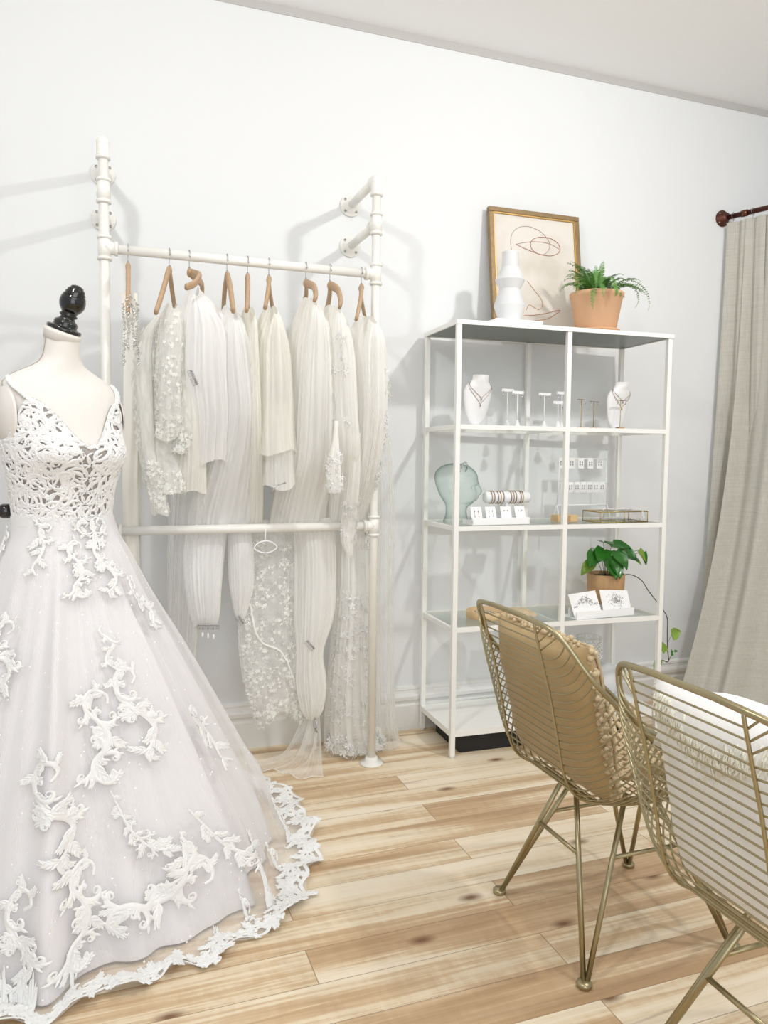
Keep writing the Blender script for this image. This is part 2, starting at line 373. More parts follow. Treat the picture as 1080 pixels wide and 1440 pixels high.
# ------------------------------------------------------------------ pipe rack
RX0, RX1, RY = .010, .978, -.335
rack = thing('pipe_clothing_rack', 'white painted pipe clothing rack fixed to the wall with round flanges', 'clothing rack', (0,0,0))
PR = .0165
for px in (RX0, RX1):
    m = MB(); m.tube([(px, RY, .006), (px, RY, 2.235)], PR, 16); m.build('post', M['pipe'], rack)
    m = MB()   # elbow on top
    m.tube(smooth_path([(px, RY, 2.205), (px, RY, 2.235), (px, RY+.008, 2.252), (px, RY+.03, 2.258), (px, RY+.05, 2.258)], 4), .0215, 16)
    m.tube([(px, RY, 2.195), (px, RY, 2.207)], .024, 16)
    m.ell((px, RY, 2.248), (.022,.022,.022), 16, 10)
    m.build('elbow_fitting', M['pipe'], rack)
    for z in (2.257, 2.092):
        m = MB(); m.tube([(px, RY, z), (px, -.004, z)], PR, 16); m.build('wall_arm', M['pipe'], rack)
        m = MB(); m.lathe([(.0,0),(.044,0),(.044,.006),(.042,.009),(.027,.010),(.024,.028),(.0,.028)], (px, -.001, z), 28, axis='y')
        fl = m.build('wall_flange', M['pipe'], rack)
        for k in range(4):
            a = pi/4 + k*pi/2
            m = MB(); m.lathe([(.0,.009),(.0055,.009),(.005,.013),(.0,.0145)], (px+.034*cos(a), 0, z+.034*sin(a)), 10, axis='y'); m.build('bolt', M['bolt'], fl)
    for z in ((2.092, 1.905, .948) if px > .5 else (2.092, 1.905, .948)):
        m = MB(); m.tube([(px, RY, z-.036), (px, RY, z+.036)], .0212, 16)
        m.tube([(px, RY, z-.040), (px, RY, z-.030)], .024, 16); m.tube([(px, RY, z+.030), (px, RY, z+.040)], .024, 16)
        if z == 2.092: m.tube([(px, RY, z), (px, RY+.04, z)], .0212, 16); m.tube([(px, RY+.034, z), (px, RY+.044, z)], .024, 16)
        else:
            s = -1 if px > .5 else 1
            m.tube([(px, RY, z), (px+s*.038, RY, z)], .0212, 16); m.tube([(px+s*.032, RY, z), (px+s*.043, RY, z)], .024, 16)
        m.build('tee_fitting', M['pipe'], rack)
    m = MB(); m.lathe([(0,0),(.045,0),(.046,.004),(.044,.009),(.027,.012),(.024,.03),(0,.03)], (px, RY, 0), 28); m.build('floor_flange', M['pipe'], rack)
for z, nm in ((1.905, 'hanging_rail'), (.948, 'lower_rail')):
    m = MB(); m.tube([(RX0, RY, z), (RX1, RY, z)], PR, 16); m.build(nm, M['pipe'], rack)

# ------------------------------------------------------------------ hangers
def hanger(name, x, dn, df, zn, zf, label, bend=0):
    """wishbone hanger seen nearly end-on: near arm tip shifted dn along the rail, far arm tip df; tips at heights zn, zf"""
    t = thing(name, label, 'hanger', (x, RY, 1.861), 0, 'wooden hangers on the rail')
    m = MB(); pts = [(0,0,0),(0,0,.035),(0,-.006,.050)]
    zc = 1.905-1.861
    for k in range(13):
        a = radians(200 - k*19); pts.append((0, .0205*cos(a), zc + .0205*sin(a)))
    m.tube(smooth_path(pts, 3), .0016, 6); m.build('hook', M['chrome'], t)
    m = MB(); m.lathe([(0,-.002),(.004,-.002),(.004,.006),(0,.008)], (0,0,0), 8)
    m.build('collar', M['chrome'], t)
    # arms: flat tapered bars
    m = MB()
    for s, dx, z1 in ((-1, dn, zn-1.861), (1, df, zf-1.861)):
        path = [(0, 0, -.012), (dx*.12 + bend*.5, s*.03, -.022), (dx*.4 + bend, s*.09, z1*.42), (dx*.8 + bend*.6, s*.155, z1*.82), (dx, s*.185, z1)]
        P = smooth_path(path, 5); vs = []; n = len(P)
        for i, p in enumerate(P):
            q = i/(n-1); w = .0085 + .001*sin(pi*q); h = lerp(.019, .014, q)
            tdir = (P[min(i+1,n-1)] - P[max(i-1,0)]).normalized(); side = Vector((1,0,0)); up = side.cross(tdir).normalized()
            if up.z < 0: up = -up
            for a in range(8):
                qq = 2*pi*(a+.5)/8; vs.append(p + side*w*max(-.8,min(.8,1.1*cos(qq))) + up*h*max(-.8,min(.8,1.1*sin(qq))))
        m.add(vs, [(i*8+k, i*8+(k+1)%8, (i+1)*8+(k+1)%8, (i+1)*8+k) for i in range(n-1) for k in range(8)] + [tuple(range(7,-1,-1)), tuple((n-1)*8+k for k in range(8))])
    m.ell((0,0,-.012), (.009,.022,.016), 12, 8)
    m.build('yoke', M['hangerwood'], t, bevel=.0)
    return t
HG = [('wooden_hanger', .085, -.008, .004, 1.665, 1.70, 'wooden hanger seen edge-on above the beaded belts, first from the left post'),
 ('wooden_hanger', .221, -.058, .036, 1.672, 1.735, 'wooden hanger holding the lace jacket, opened in a wide triangle', 0),
 ('wooden_hanger', .288, -.028, .045, 1.76, 1.79, 'curved wooden hanger over the fullest white veil, its arm bent sideways', .035),
 ('wooden_hanger', .418, -.007, .013, 1.695, 1.76, 'wooden hanger with the long white veil whose end is rolled around a comb'),
 ('wooden_hanger', .491, -.036, .034, 1.70, 1.76, 'narrow wooden hanger above the slim ivory veil'),
 ('wooden_hanger', .568, -.050, .055, 1.715, 1.775, 'wooden hanger above the short ivory veil with layered hems'),
 ('wooden_hanger', .705, -.014, .024, 1.755, 1.775, 'curved wooden hanger above the big plain ivory veil', .014),
 ('wooden_hanger', .797, -.016, .018, 1.738, 1.735, 'curved wooden hanger above the veil with small lace patches', .014),
 ('wooden_hanger', .920, -.078, .082, 1.70, 1.76, 'wooden hanger nearest the right post, above the lace-edged long veil')]
for h in HG: hanger(*h[:7], *h[7:])

# ------------------------------------------------------------------ draped garments
def drape_fn(st, pleats, amp, seed, saddle=.0, hem=.01):
    """closed pleated tube; stations (z, cx, cy, wx, wy), listed from top to bottom"""
    rr = random.Random(seed); ph = [rr.uniform(0, 6.28) for _ in range(6)]
    tab = sorted([(-s[0],)+tuple(s[1:]) for s in st]); zt, zb = st[0][0], st[-1][0]
    def f(u, v):
        z = lerp(zt, zb, v); cx, cy, wx, wy = interp(tab, -z)
        a = 2*pi*u; d = (zt - z); g = min(1, d/.12)
        A = amp*g
        ca0, sa0 = cos(a), sin(a); q1 = pleats*.28; q2 = pleats*.62
        w = A*(2.3*noise.noise(Vector((ca0*q1+seed*3.1, sa0*q1, z*.55))) + 1.7*noise.noise(Vector((ca0*q2, sa0*q2+seed*1.7, z*.8))) + .45*sin(pleats*2*a + ph[2] + 2.2*sin(z*1.7+ph[1])) + .8*noise.noise(Vector((ca0*q2*1.9, sa0*q2*1.9, z*1.2+seed))))
        drift = .012*g*sin(z*2.3+ph[4])
        ca, sa = cos(a), sin(a)
        # flattened superellipse
        x = cx + drift*.4 + (max(wx,.004)/2 + w)*math.copysign(abs(ca)**.8, ca)
        y = cy + (max(wy,.01)/2 + w*.8)*math.copysign(abs(sa)**.8, sa)
        zz = z - saddle*(1-min(1, d/.45))*abs(sa)**1.5 - hem*v*sin(3*a+ph[5])
        return (x, y, zz)
    return f
def drape(name, st, mat, parent=None, pleats=13, amp=.004, seed=1, saddle=0, hem=.01, n=120, nv=40, loc=None, cols=1):
    n = n if n < 100 else 170
    f = drape_fn(st, pleats, amp, seed, saddle, hem); m = MB(); m.grid(f, n, nv, cu=True, uvs=(cols, 1))
    # seam of the uv wrap is hidden at the back: u=0 lies on the +x side
    return m.build(name, mat, parent), f

def flower(m, p, nrm, r, rr):
    nrm = Vector(nrm).normalized(); a = nrm.orthogonal().normalized(); b = nrm.cross(a); p = Vector(p); o = rr.uniform(0, 6.28)
    k5 = 5
    vs = [p + nrm*r*.25]; fs = []
    for k in range(k5):
        q = o + 2*pi*k/k5
        for dq, rad, hh in ((-.42,.72,.12),(-.2,1.0,.3),(.2,1.0,.3),(.42,.72,.12)):
            vs.append(p + (a*cos(q+dq) + b*sin(q+dq))*r*rad + nrm*r*hh)
        i = 1 + k*4; fs.append((0, i, i+1, i+2, i+3))
    m.add(vs, fs)
def fn_normal(f, u, v, c=None):
    e = 1e-3; p = Vector(f(u, v)); a = Vector(f(u+e, v)) - p; b = Vector(f(u, v+e)) - p; n = a.cross(b)
    if n.length < 1e-12: return p, Vector((0,-1,0))
    n.normalize()
    if c is not None and n.dot(p - Vector(c)) < 0: n = -n
    return p, n
def lace_on(name, f, region, count, size, mat, parent, seed, cx, cy, offset=.003, sprigs=True):
    """scatter little flowers and curling sprigs over part of a draped surface; region=(u0,u1,v0,v1)"""
    rr = random.Random(seed); m = MB()
    for _ in range(count):
        u = rr.uniform(region[0], region[1]); v = rr.uniform(region[2], region[3])
        p, n = fn_normal(f, u, v, (cx, cy, f(u, v)[2])); s = size*rr.uniform(.6, 1.25)
        flower(m, p + n*offset, n + Vector((rr.uniform(-.3,.3), rr.uniform(-.3,.3), rr.uniform(-.3,.3))), s, rr)
        if sprigs:
            for _k in range(2):
                ang = rr.uniform(0, 6.28); x = y = 0; pts = []; kk = rr.choice((-1, 1))*rr.uniform(1.5, 4)
                a = n.orthogonal().normalized(); b = n.cross(a)
                for i in range(8):
                    pts.append(p + n*(offset+.001) + a*x + b*y); ang += kk*.11; st = size*.42; x += cos(ang)*st; y += sin(ang)*st
                m.tube(pts, [size*.17*(1-i/9) for i in range(8)], 4)
    return m.build(name, mat, parent)
def comb(parent, loc, w, rz=0, ry=0, nm='comb'):
    m = MB(); m.tube([(-w/2,0,0),(w/2,0,0)], .0022, 6)
    n = int(w/.0045)
    for i in range(n+1):
        x = -w/2 + w*i/n; m.tube([(x,0,0),(x,.001,-.014)], .0008, 4)
    for i in range(n): m.ell((-w/2 + w*(i+.5)/n, -.002, .003), (.003,.003,.003), 6, 5)
    return m.build(nm, M['silver'], parent, loc=loc, rot=(0, ry, rz))

# 1 beaded belts on the first hanger
t = thing('ribbon_sash', 'long ivory satin ribbon hanging from the first hanger, beside the left post', 'ribbon', (.085, RY, .45))
m = MB()
def fr_(u, v): 
    z = lerp(1.30, .04, v); return (lerp(-.024,.026,u) + .004*sin(v*9), -.07 + .006*sin(u*6.28+v*5) + .12*v, z)
m.grid(fr_, 12, 40)
m.grid(lambda u, v: (lerp(-.018,.034,u)+.003*sin(v*7), .02+.006*sin(u*7+v*4), lerp(1.21,.0,v)), 12, 40)
m.grid(lambda u, v: (lerp(-.008,.012,u), -.178+.11*v, lerp(1.20,1.28,sin(v*3.14)*.1) + .03*v), 4, 4)
m.build('ribbon', M['satin'], t)
def belt(label, dx, zt, zb, w, seed):
    rr = random.Random(seed); t = thing('beaded_belt', label, 'belt', (.085+dx, RY, zb), 0, None)
    for s in (-1, 1):
        m = MB(); pts = []
        for i in range(40):
            q = i/39; z = lerp(zt, zb, q); pts.append((s*(w*.5*min(1, q*9)+.002*sin(q*9)), -.19+.006*sin(q*5), z-zb))
        for p in pts:
            for k in range(2): m.ell((p[0]+rr.uniform(-.003,.003), p[1]-.002, p[2]+rr.uniform(-.003,.003)), (rr.uniform(.002,.0038),)*3, 6, 5)
        m.build('bead_strand', M['crystal'], t)
belt('looped crystal beaded belt on the first hanger, outer loop', 0, 1.715, 1.50, .040, 1)
belt('shorter crystal beaded belt on the first hanger, hanging inside the longer loop', 0, 1.69, 1.55, .016, 2)

# 2 lace jacket
t = thing('lace_jacket', 'sheer ivory lace bridal jacket with long scalloped sleeves on the second hanger', 'jacket', (0,0,0))
o, f = drape('body_panel', [(1.735,.225,RY,.03,.30),(1.69,.222,RY,.072,.33),(1.60,.213,RY,.088,.33),(1.45,.205,RY,.092,.32),(1.33,.205,RY,.10,.30),(1.27,.20,RY,.105,.28)], M['lacecloth'], t, 9, .004, 3, .04, .012, nv=30)
lace_on('lace_trim', f, (.5,1.0,.80,.99), 120, .007, M['veillace'], t, 4, .21, RY)
lace_on('lace_flowers', f, (.5,1.0,.05,.8), 150, .006, M['veillace'], t, 5, .21, RY)
lace_on('lace_flowers', f, (.50,.62,.05,.98), 110, .006, M['veillace'], t, 6, .21, RY)
for k, st in enumerate(([(1.69,.185,RY-.04,.02,.06),(1.62,.145,RY-.05,.04,.10),(1.52,.130,RY-.06,.060,.12),(1.35,.135,RY-.07,.055,.10),(1.2,.145,RY-.07,.05,.09),(1.08,.172,RY-.07,.05,.08),(1.01,.182,RY-.07,.048,.07)],
                       [(1.52,.245,RY-.06,.03,.10),(1.42,.262,RY-.08,.05,.11),(1.32,.268,RY-.09,.06,.10),(1.26,.262,RY-.09,.058,.09),(1.22,.240,RY-.09,.04,.08)],
                       [(1.34,.190,RY-.05,.07,.08),(1.2,.205,RY-.06,.085,.09),(1.12,.215,RY-.07,.085,.09),(1.085,.215,RY-.07,.088,.09)])):
    o, f = drape('sleeve', st, M['lacecloth'], t, 5, .003, 20+k, 0, .006, n=60, nv=24)
    c_ = st[len(st)//2]
    lace_on('lace_cuff', f, (.5,1.0,.72,.99), 110, .0065, M['veillace'], t, 30+k, c_[1], c_[2])
    if k == 0: lace_on('lace_edge', f, (.46,.60,.05,.9), 120, .0065, M['veillace'], t, 40, c_[1], c_[2])

# 3 full white veil
t = thing('bridal_veil', 'full bright white tulle veil with a beaded comb, next to the lace jacket', 'veil', (0,0,0))
drape('tulle_layer', [(1.80,.30,RY,.03,.22),(1.74,.31,RY,.10,.34),(1.66,.325,RY,.17,.36),(1.5,.33,RY,.185,.34),(1.34,.345,RY,.165,.30),(1.18,.345,RY+.02,.16,.26)], M['veilwhite'], t, 15, .006, 7, .05, .02)
drape('long_layer', [(1.60,.31,RY+.03,.10,.26),(1.3,.31,RY+.05,.13,.24),(1.08,.295,RY+.07,.135,.20),(.93,.29,RY+.10,.14,.16),(.75,.275,RY+.11,.12,.14),(.62,.265,RY+.11,.10,.12),(.44,.255,RY+.12,.09,.10)], M['veilsheer'], t, 11, .005, 8, 0, .02)
drape('blusher', [(1.52,.27,RY-.03,.05,.16),(1.36,.285,RY-.05,.075,.18),(1.15,.283,RY-.03,.085,.17),(1.085,.282,RY-.02,.09,.16)], M['veilivory'], t, 9, .004, 9, 0, .006)
comb(t, (.282, RY-.17, 1.47), .05, 0, radians(65))
# 4 long white veil
t = thing('bridal_veil', 'long white tulle veil on the fourth hanger, its rolled end holding a wide comb', 'veil', (0,0,0))
drape('tulle_layer', [(1.745,.42,RY,.025,.26),(1.70,.423,RY,.07,.33),(1.55,.432,RY,.125,.34),(1.35,.445,RY,.135,.30),(1.15,.425,RY+.05,.19,.24),(1.0,.405,RY+.09,.23,.17),(.93,.40,RY+.10,.225,.14)], M['veilwhite'], t, 15, .006, 10, .05, 0)
o, f = drape('rolled_end', [(.98,.36,RY+.09,.15,.13),(.85,.35,RY+.09,.145,.13),(.72,.347,RY+.08,.125,.12),(.62,.352,RY+.08,.10,.09),(.585,.352,RY+.08,.082,.05)], M['veilwhite'], t, 13, .005, 11, 0, .004)
comb(t, (.352, RY+.05, .585), .08, 0, radians(4))
m = MB()
for k in range(3):
    m.ell((.33+.02*k, RY+.04, .555-.005*k), (.004,.003,.010), 8, 6)
m.build('pearl_drop', M['white'], t)
# 5 slim ivory veil
t = thing('bridal_veil', 'slim ivory veil squeezed between two fuller veils on the fifth hanger', 'veil', (0,0,0))
drape('tulle_layer', [(1.745,.490,RY,.02,.26),(1.70,.490,RY,.034,.33),(1.5,.494,RY,.05,.33),(1.3,.50,RY,.06,.28),(1.0,.52,RY+.08,.06,.16),(.93,.52,RY+.10,.055,.12)], M['veilivory'], t, 11, .003, 12, .05, 0)
drape('rolled_end', [(.98,.47,RY+.09,.075,.12),(.85,.475,RY+.08,.085,.12),(.72,.475,RY+.08,.078,.10),(.62,.470,RY+.08,.035,.05),(.60,.470,RY+.08,.02,.03)], M['veilwhite'], t, 9, .003, 13, 0, 0)
comb(t, (.472, RY+.05, .60), .035, 0, radians(55))
# 6 short layered ivory veil
t = thing('bridal_veil', 'short ivory veil with two stepped hems on the sixth hanger', 'veil', (0,0,0))
o, f = drape('tulle_layer', [(1.755,.568,RY,.025,.26),(1.71,.568,RY,.06,.33),(1.62,.572,RY,.11,.34),(1.45,.578,RY,.135,.33),(1.30,.58,RY,.15,.31),(1.225,.585,RY,.155,.30)], M['veilivory'], t, 13, .006, 14, .05, .012)
drape('under_layer', [(1.40,.585,RY-.01,.10,.20),(1.30,.588,RY-.02,.11,.22),(1.10,.592,RY-.02,.115,.20)], M['veilsoft'], t, 11, .004, 15, 0, .01)
m = MB(); m.tube([(.60,RY-.14,1.12),(.565,RY-.15,1.11),(.545,RY-.15,1.085)], .002, 6); m.ell((.555,RY-.15,1.10), (.004,.004,.008), 8, 6); m.build('hook_clasp', M['silver'], t)
# 7 big plain ivory veil
t = thing('bridal_veil', 'big plain ivory tulle veil, its long rolled end tied with a silver clasp', 'veil', (0,0,0))
drape('tulle_layer', [(1.795,.71,RY,.025,.26),(1.74,.712,RY,.075,.34),(1.6,.715,RY,.13,.35),(1.4,.715,RY,.155,.34),(1.2,.72,RY+.02,.175,.28),(1.05,.71,RY+.07,.19,.20),(.93,.70,RY+.10,.20,.14)], M['veilsoft'], t, 15, .006, 16, .05, 0)
drape('rolled_end', [(.98,.76,RY+.09,.16,.13),(.8,.77,RY+.09,.16,.14),(.6,.765,RY+.08,.155,.14),(.45,.745,RY+.07,.10,.11),(.33,.752,RY+.07,.115,.11),(.22,.757,RY+.07,.08,.08),(.185,.757,RY+.07,.03,.03)], M['veilsoft'], t, 13, .005, 17, 0, 0)
comb(t, (.725, RY-.01, .50), .045, 0, radians(48))
m = MB(); m.tube([(.757,RY+.05,.20),(.752,RY+.04,.165),(.765,RY+.035,.14)], .003, 6); m.tube([(.757,RY+.05,.20),(.768,RY+.04,.165),(.756,RY+.035,.145)], .003, 6); m.build('silver_clasp', M['silver'], t)
# embroidered long veil hanging behind
t = thing('embroidered_veil', 'embroidered lace veil with a scalloped hem hanging low behind the lower rail', 'veil', (0,0,0))
o, f = drape('lace_layer', [(.97,.60,RY+.12,.20,.06),(.85,.600,RY+.12,.21,.06),(.6,.595,RY+.12,.235,.07),(.4,.605,RY+.12,.235,.07),(.24,.63,RY+.12,.20,.07),(.19,.64,RY+.12,.17,.06)], M['lacenet'], t, 9, .005, 18, 0, .03)
lace_on('lace_flowers', f, (.52,.98,.10,.97), 520, .0068, M['veillace'], t, 19, .60, RY+.12)
lace_on('lace_edge', f, (.52,.98,.93,1.0), 130, .008, M['veillace'], t, 23, .60, RY+.12)
m = MB()
for (pp) in ([(.55,.10),(.56,.30),(.66,.42),(.70,.6),(.80,.7),(.86,.85)], [(.95,.12),(.90,.3),(.93,.5),(.88,.7),(.90,.93)]):
    q = []
    for s_ in smooth_path([(a, b, 0) for a, b in pp], 8):
        p, nn = fn_normal(f, s_.x, s_.y, (.60, RY+.12, f(s_.x, s_.y)[2])); q.append(p + nn*.004)
    m.tube(q, .004, 6)
m.build('corded_border', M['veillace'], t)
# 8 veil with lace patches
t = thing('bridal_veil', 'white veil dotted with small lace patches, its narrow lace end crossing the lower rail', 'veil', (0,0,0))
o, f = drape('tulle_layer', [(1.775,.80,RY,.025,.26),(1.72,.80,RY,.065,.34),(1.6,.812,RY,.095,.34),(1.4,.825,RY,.105,.32),(1.24,.838,RY,.105,.28),(1.05,.85,RY+.07,.09,.18),(.93,.852,RY+.10,.08,.12)], M['veilsoft'], t, 11, .005, 20, .05, 0)
lace_on('lace_patches', f, (.58,.75,.12,.55), 26, .013, M['lace'], t, 21, .82, RY)
o, f = drape('lace_end', [(1.34,.775,RY-.17,.012,.02),(1.27,.775,RY-.17,.02,.03),(1.19,.770,RY-.17,.045,.05),(1.10,.772,RY-.17,.05,.05),(1.085,.772,RY-.17,.045,.04)], M['veilsoft'], t, 7, .002, 22, 0, 0, n=50, nv=20)
lace_on('lace_flowers', f, (.5,1.0,.45,.98), 36, .010, M['lace'], t, 24, .772, RY-.17)
o, f = drape('lace_end', [(1.30,.868,RY-.10,.035,.05),(1.1,.862,RY-.075,.05,.04),(.96,.860,RY-.045,.055,.03),(.9,.857,RY-.04,.045,.03),(.84,.866,RY-.04,.015,.02)], M['veilsoft'], t, 7, .003, 25, 0, 0, n=50, nv=26)
lace_on('lace_flowers', f, (.5,1.0,.52,.9), 30, .010, M['lace'], t, 26, .86, RY-.05)
# 9 lace edged long veil
t = thing('bridal_veil', 'floor-length sheer veil edged with white lace flowers, nearest the right post', 'veil', (0,0,0))
o, f = drape('tulle_layer', [(1.745,.93,RY,.03,.28),(1.69,.93,RY,.085,.34),(1.58,.935,RY,.105,.34),(1.35,.938,RY,.10,.32),(1.15,.93,RY+.03,.095,.24),(.95,.925,RY+.11,.095,.14),(.7,.93,RY+.12,.12,.15),(.4,.925,RY+.14,.15,.17),(.15,.935,RY+.16,.19,.20),(.02,.96,RY+.165,.24,.22)], M['veilsoft'], t, 15, .006, 27, .05, .0, nv=70)
lace_on('lace_edge', f, (.80,.95,.10,.60), 90, .011, M['lace'], t, 28, .93, RY)
lace_on('lace_flowers', f, (.52,.98,.62,.985), 230, .012, M['lace'], t, 29, .93, RY+.05)
lace_on('lace_hem', f, (.5,1.0,.955,.995), 90, .014, M['lace'], t, 31, .95, RY+.05)
drape('sheer_overlay', [(1.60,.96,RY+.12,.05,.10),(1.3,1.03,RY+.13,.10,.10),(1.0,1.06,RY+.16,.12,.10),(.5,1.06,RY+.17,.12,.12),(.1,1.07,RY+.17,.13,.14),(.01,1.08,RY+.17,.15,.16)], M['veilsheer'], t, 9, .005, 32, 0, .0, nv=40)
# sheer strip behind the dress, left
# tulle end trailing on the floor
t = thing('trailing_veil', 'sheer tulle veil end spread over the floorboards under the rack', 'veil', (0,0,0))
m = MB()
def trail(u, v):
    a = lerp(.02, 1, v); x0, y0 = .80, -.215
    ang = radians(lerp(172, 262, u)); rr_ = .03 + a*(.235 + .03*sin(u*9))
    x = x0 + rr_*cos(ang)*1.0; y = y0 + rr_*sin(ang)*.72
    z = .006 + .20*exp(-((1-a)-1)**2*9)*(.6+.4*sin(u*16)) + .010*(1+sin(u*26+a*3))*(1-a*.4)
    return (x, y, z)
m.grid(trail, 90, 26)
m.build('tulle_sheet', M['veilsheer'], t)
m = MB(); m.tube([trail(i/60, 1) for i in range(61)], .0012, 4); m.build('rolled_hem', M['veillace'], t)
# white plastic hanger loops seen under the rail
t = thing('plastic_clip_hanger', 'small white plastic clip loop hanging just below the lower rail', 'hanger', (.552, RY-.02, .86))
m = MB(); m.tube(smooth_path([(-.042,0,.018),(-.025,0,.036),(.0,0,.042),(.025,0,.036),(.042,0,.018),(.022,0,.003),(0,0,-.002),(-.022,0,.003)], 5, True), .0025, 6, closed=True)
m.tube(smooth_path([(-.002,0,.045),(0,.004,.085),(.001,.018,.106)],4), .0022, 6); m.build('loop', M['white'], t)

# ------------------------------------------------------------------ dress form
CX, CY = -.11, -.82
FA = radians(33)
F3 = Vector((sin(FA), -cos(FA), 0)); L3 = Vector((cos(FA), sin(FA), 0))
TORSO = [(.80,.165,.125,0),(.90,.160,.118,0),(.97,.142,.105,0),(1.03,.129,.098,.0),(1.10,.134,.104,.003),(1.17,.147,.115,.008),(1.22,.156,.120,.010),(1.28,.160,.112,.006),(1.34,.166,.098,.0),(1.375,.166,.085,-.004),(1.400,.158,.072,-.008),(1.420,.135,.061,-.008),(1.438,.100,.055,-.006),(1.455,.068,.052,-.003),(1.475,.053,.050,0),(1.50,.048,.048,.004),(1.538,.046,.046,.010)]
def torso(phi, z, off=0):
    a, b, fw = interp(TORSO, z)
    cp, sp_ = cos(phi), sin(phi)
    bump = 0
    for s in (-1, 1):
        d = (phi - s*radians(33) + pi) % (2*pi) - pi
        bump += .024*exp(-(d/radians(28))**2 - ((z-1.205)/(.050 if z > 1.205 else .040))**2)
    x = (a+off)*sp_; 
    lim = .160 + off
    if z > 1.22: x = max(-lim, min(lim, x))
    y = (b+off+bump)*cp + fw; x += bump*sp_*.7
    return Vector((CX, CY, z)) + F3*y + L3*x
form = thing('dress_form', 'cream linen dress form with a turned black wooden neck finial', 'mannequin', (CX, CY, 0))
def loc_(p): return (p[0]-CX, p[1]-CY, p[2])
m = MB(); m.grid(lambda u, v: loc_(torso(2*pi*u, lerp(.86, 1.538, v))), 72, 90, cu=True)
m.add([loc_(torso(2*pi*k/72, 1.538)) for k in range(72)], [tuple(range(72))])
m.build('torso', M['linen'], form)
TD = Vector((.86,-.51,0)); tilt = Matrix.Rotation(radians(21), 3, Vector((-TD.y, TD.x, 0)))
rotm = tilt
ntop = Vector((0,0,1.538)) + F3*.012
m = MB(); m.lathe([(0,-.020),(.046,-.020),(.0475,-.004),(.050,.0),(.0495,.006),(.046,.010),(0,.010)], ntop, 40, rot=rotm); m.build('neck_cap', M['linen'], form)
FIN = ([(0,.010),(.050,.010),(.0515,.013),(.0515,.019),(.049,.022),(.037,.023),(.035,.028),(.036,.034),(.033,.040),(.024,.046),(.021,.052),(.026,.056),(.027,.060),(.022,.064)] +
    [(.0385*sin(a), .098-.0385*cos(a)) for a in [radians(40+10*i) for i in range(10)]] + [(.034,.112),(.0345,.117),(.030,.122),(.0305,.127),(.026,.131),(.026,.136),(.020,.141),(.018,.146),(.008,.150),(0,.151)])
m = MB(); m.lathe([(r*.89, .010+(h-.010)*.92) for r, h in FIN], ntop, 40, rot=rotm)
m.build('finial', M['black'], form)
# armhole plates
for s in (-1, 1):
    m = MB(); c = Vector((0,0,1.305)) + L3*s*.160 + F3*(-.004)
    vs = [c + L3*s*.004]; n = 28
    for k in range(n): a = 2*pi*k/n; vs.append(c + F3*.062*cos(a) + Vector((0,0,1))*.080*sin(a) + L3*s*.003)
    for k in range(n): a = 2*pi*k/n; vs.append(c + F3*.064*cos(a) + Vector((0,0,1))*.082*sin(a) - L3*s*.004)
    m.add(vs, [(0, 1+k, 1+(k+1)%n) for k in range(n)] + [(1+k, 1+n+k, 1+n+(k+1)%n, 1+(k+1)%n) for k in range(n)])
    m.build('armhole_plate', M['linen'], form)
# seams over the shoulder, down the side front
m = MB()
for ph in (-88, 88):
    m.tube([loc_(torso(radians(ph), z, .0012)) for z in [1.30+.0123*i for i in range(20)]], .0009, 5)
m.build('seam', M['seam'], form)
m = MB(); m.lathe([(0,0),(.016,0),(.020,.012),(.020,.03),(.012,.036),(0,.036)], (0,0,0), 16, axis='x')
kp = torso(radians(-128), 1.045) - Vector((CX,CY,0))
m.build('tightening_knob', M['black'], form, loc=tuple(kp + Vector((-.045,0,.01))))
m = MB(); m.tube([(0,0,.02),(0,0,.88)], .014, 12); m.build('pole', M['black'], form)
m = MB(); m.lathe([(0,0),(.15,0),(.15,.012),(.03,.03),(0,.03)], (0,0,0), 32); m.build('stand_base', M['black'], form)

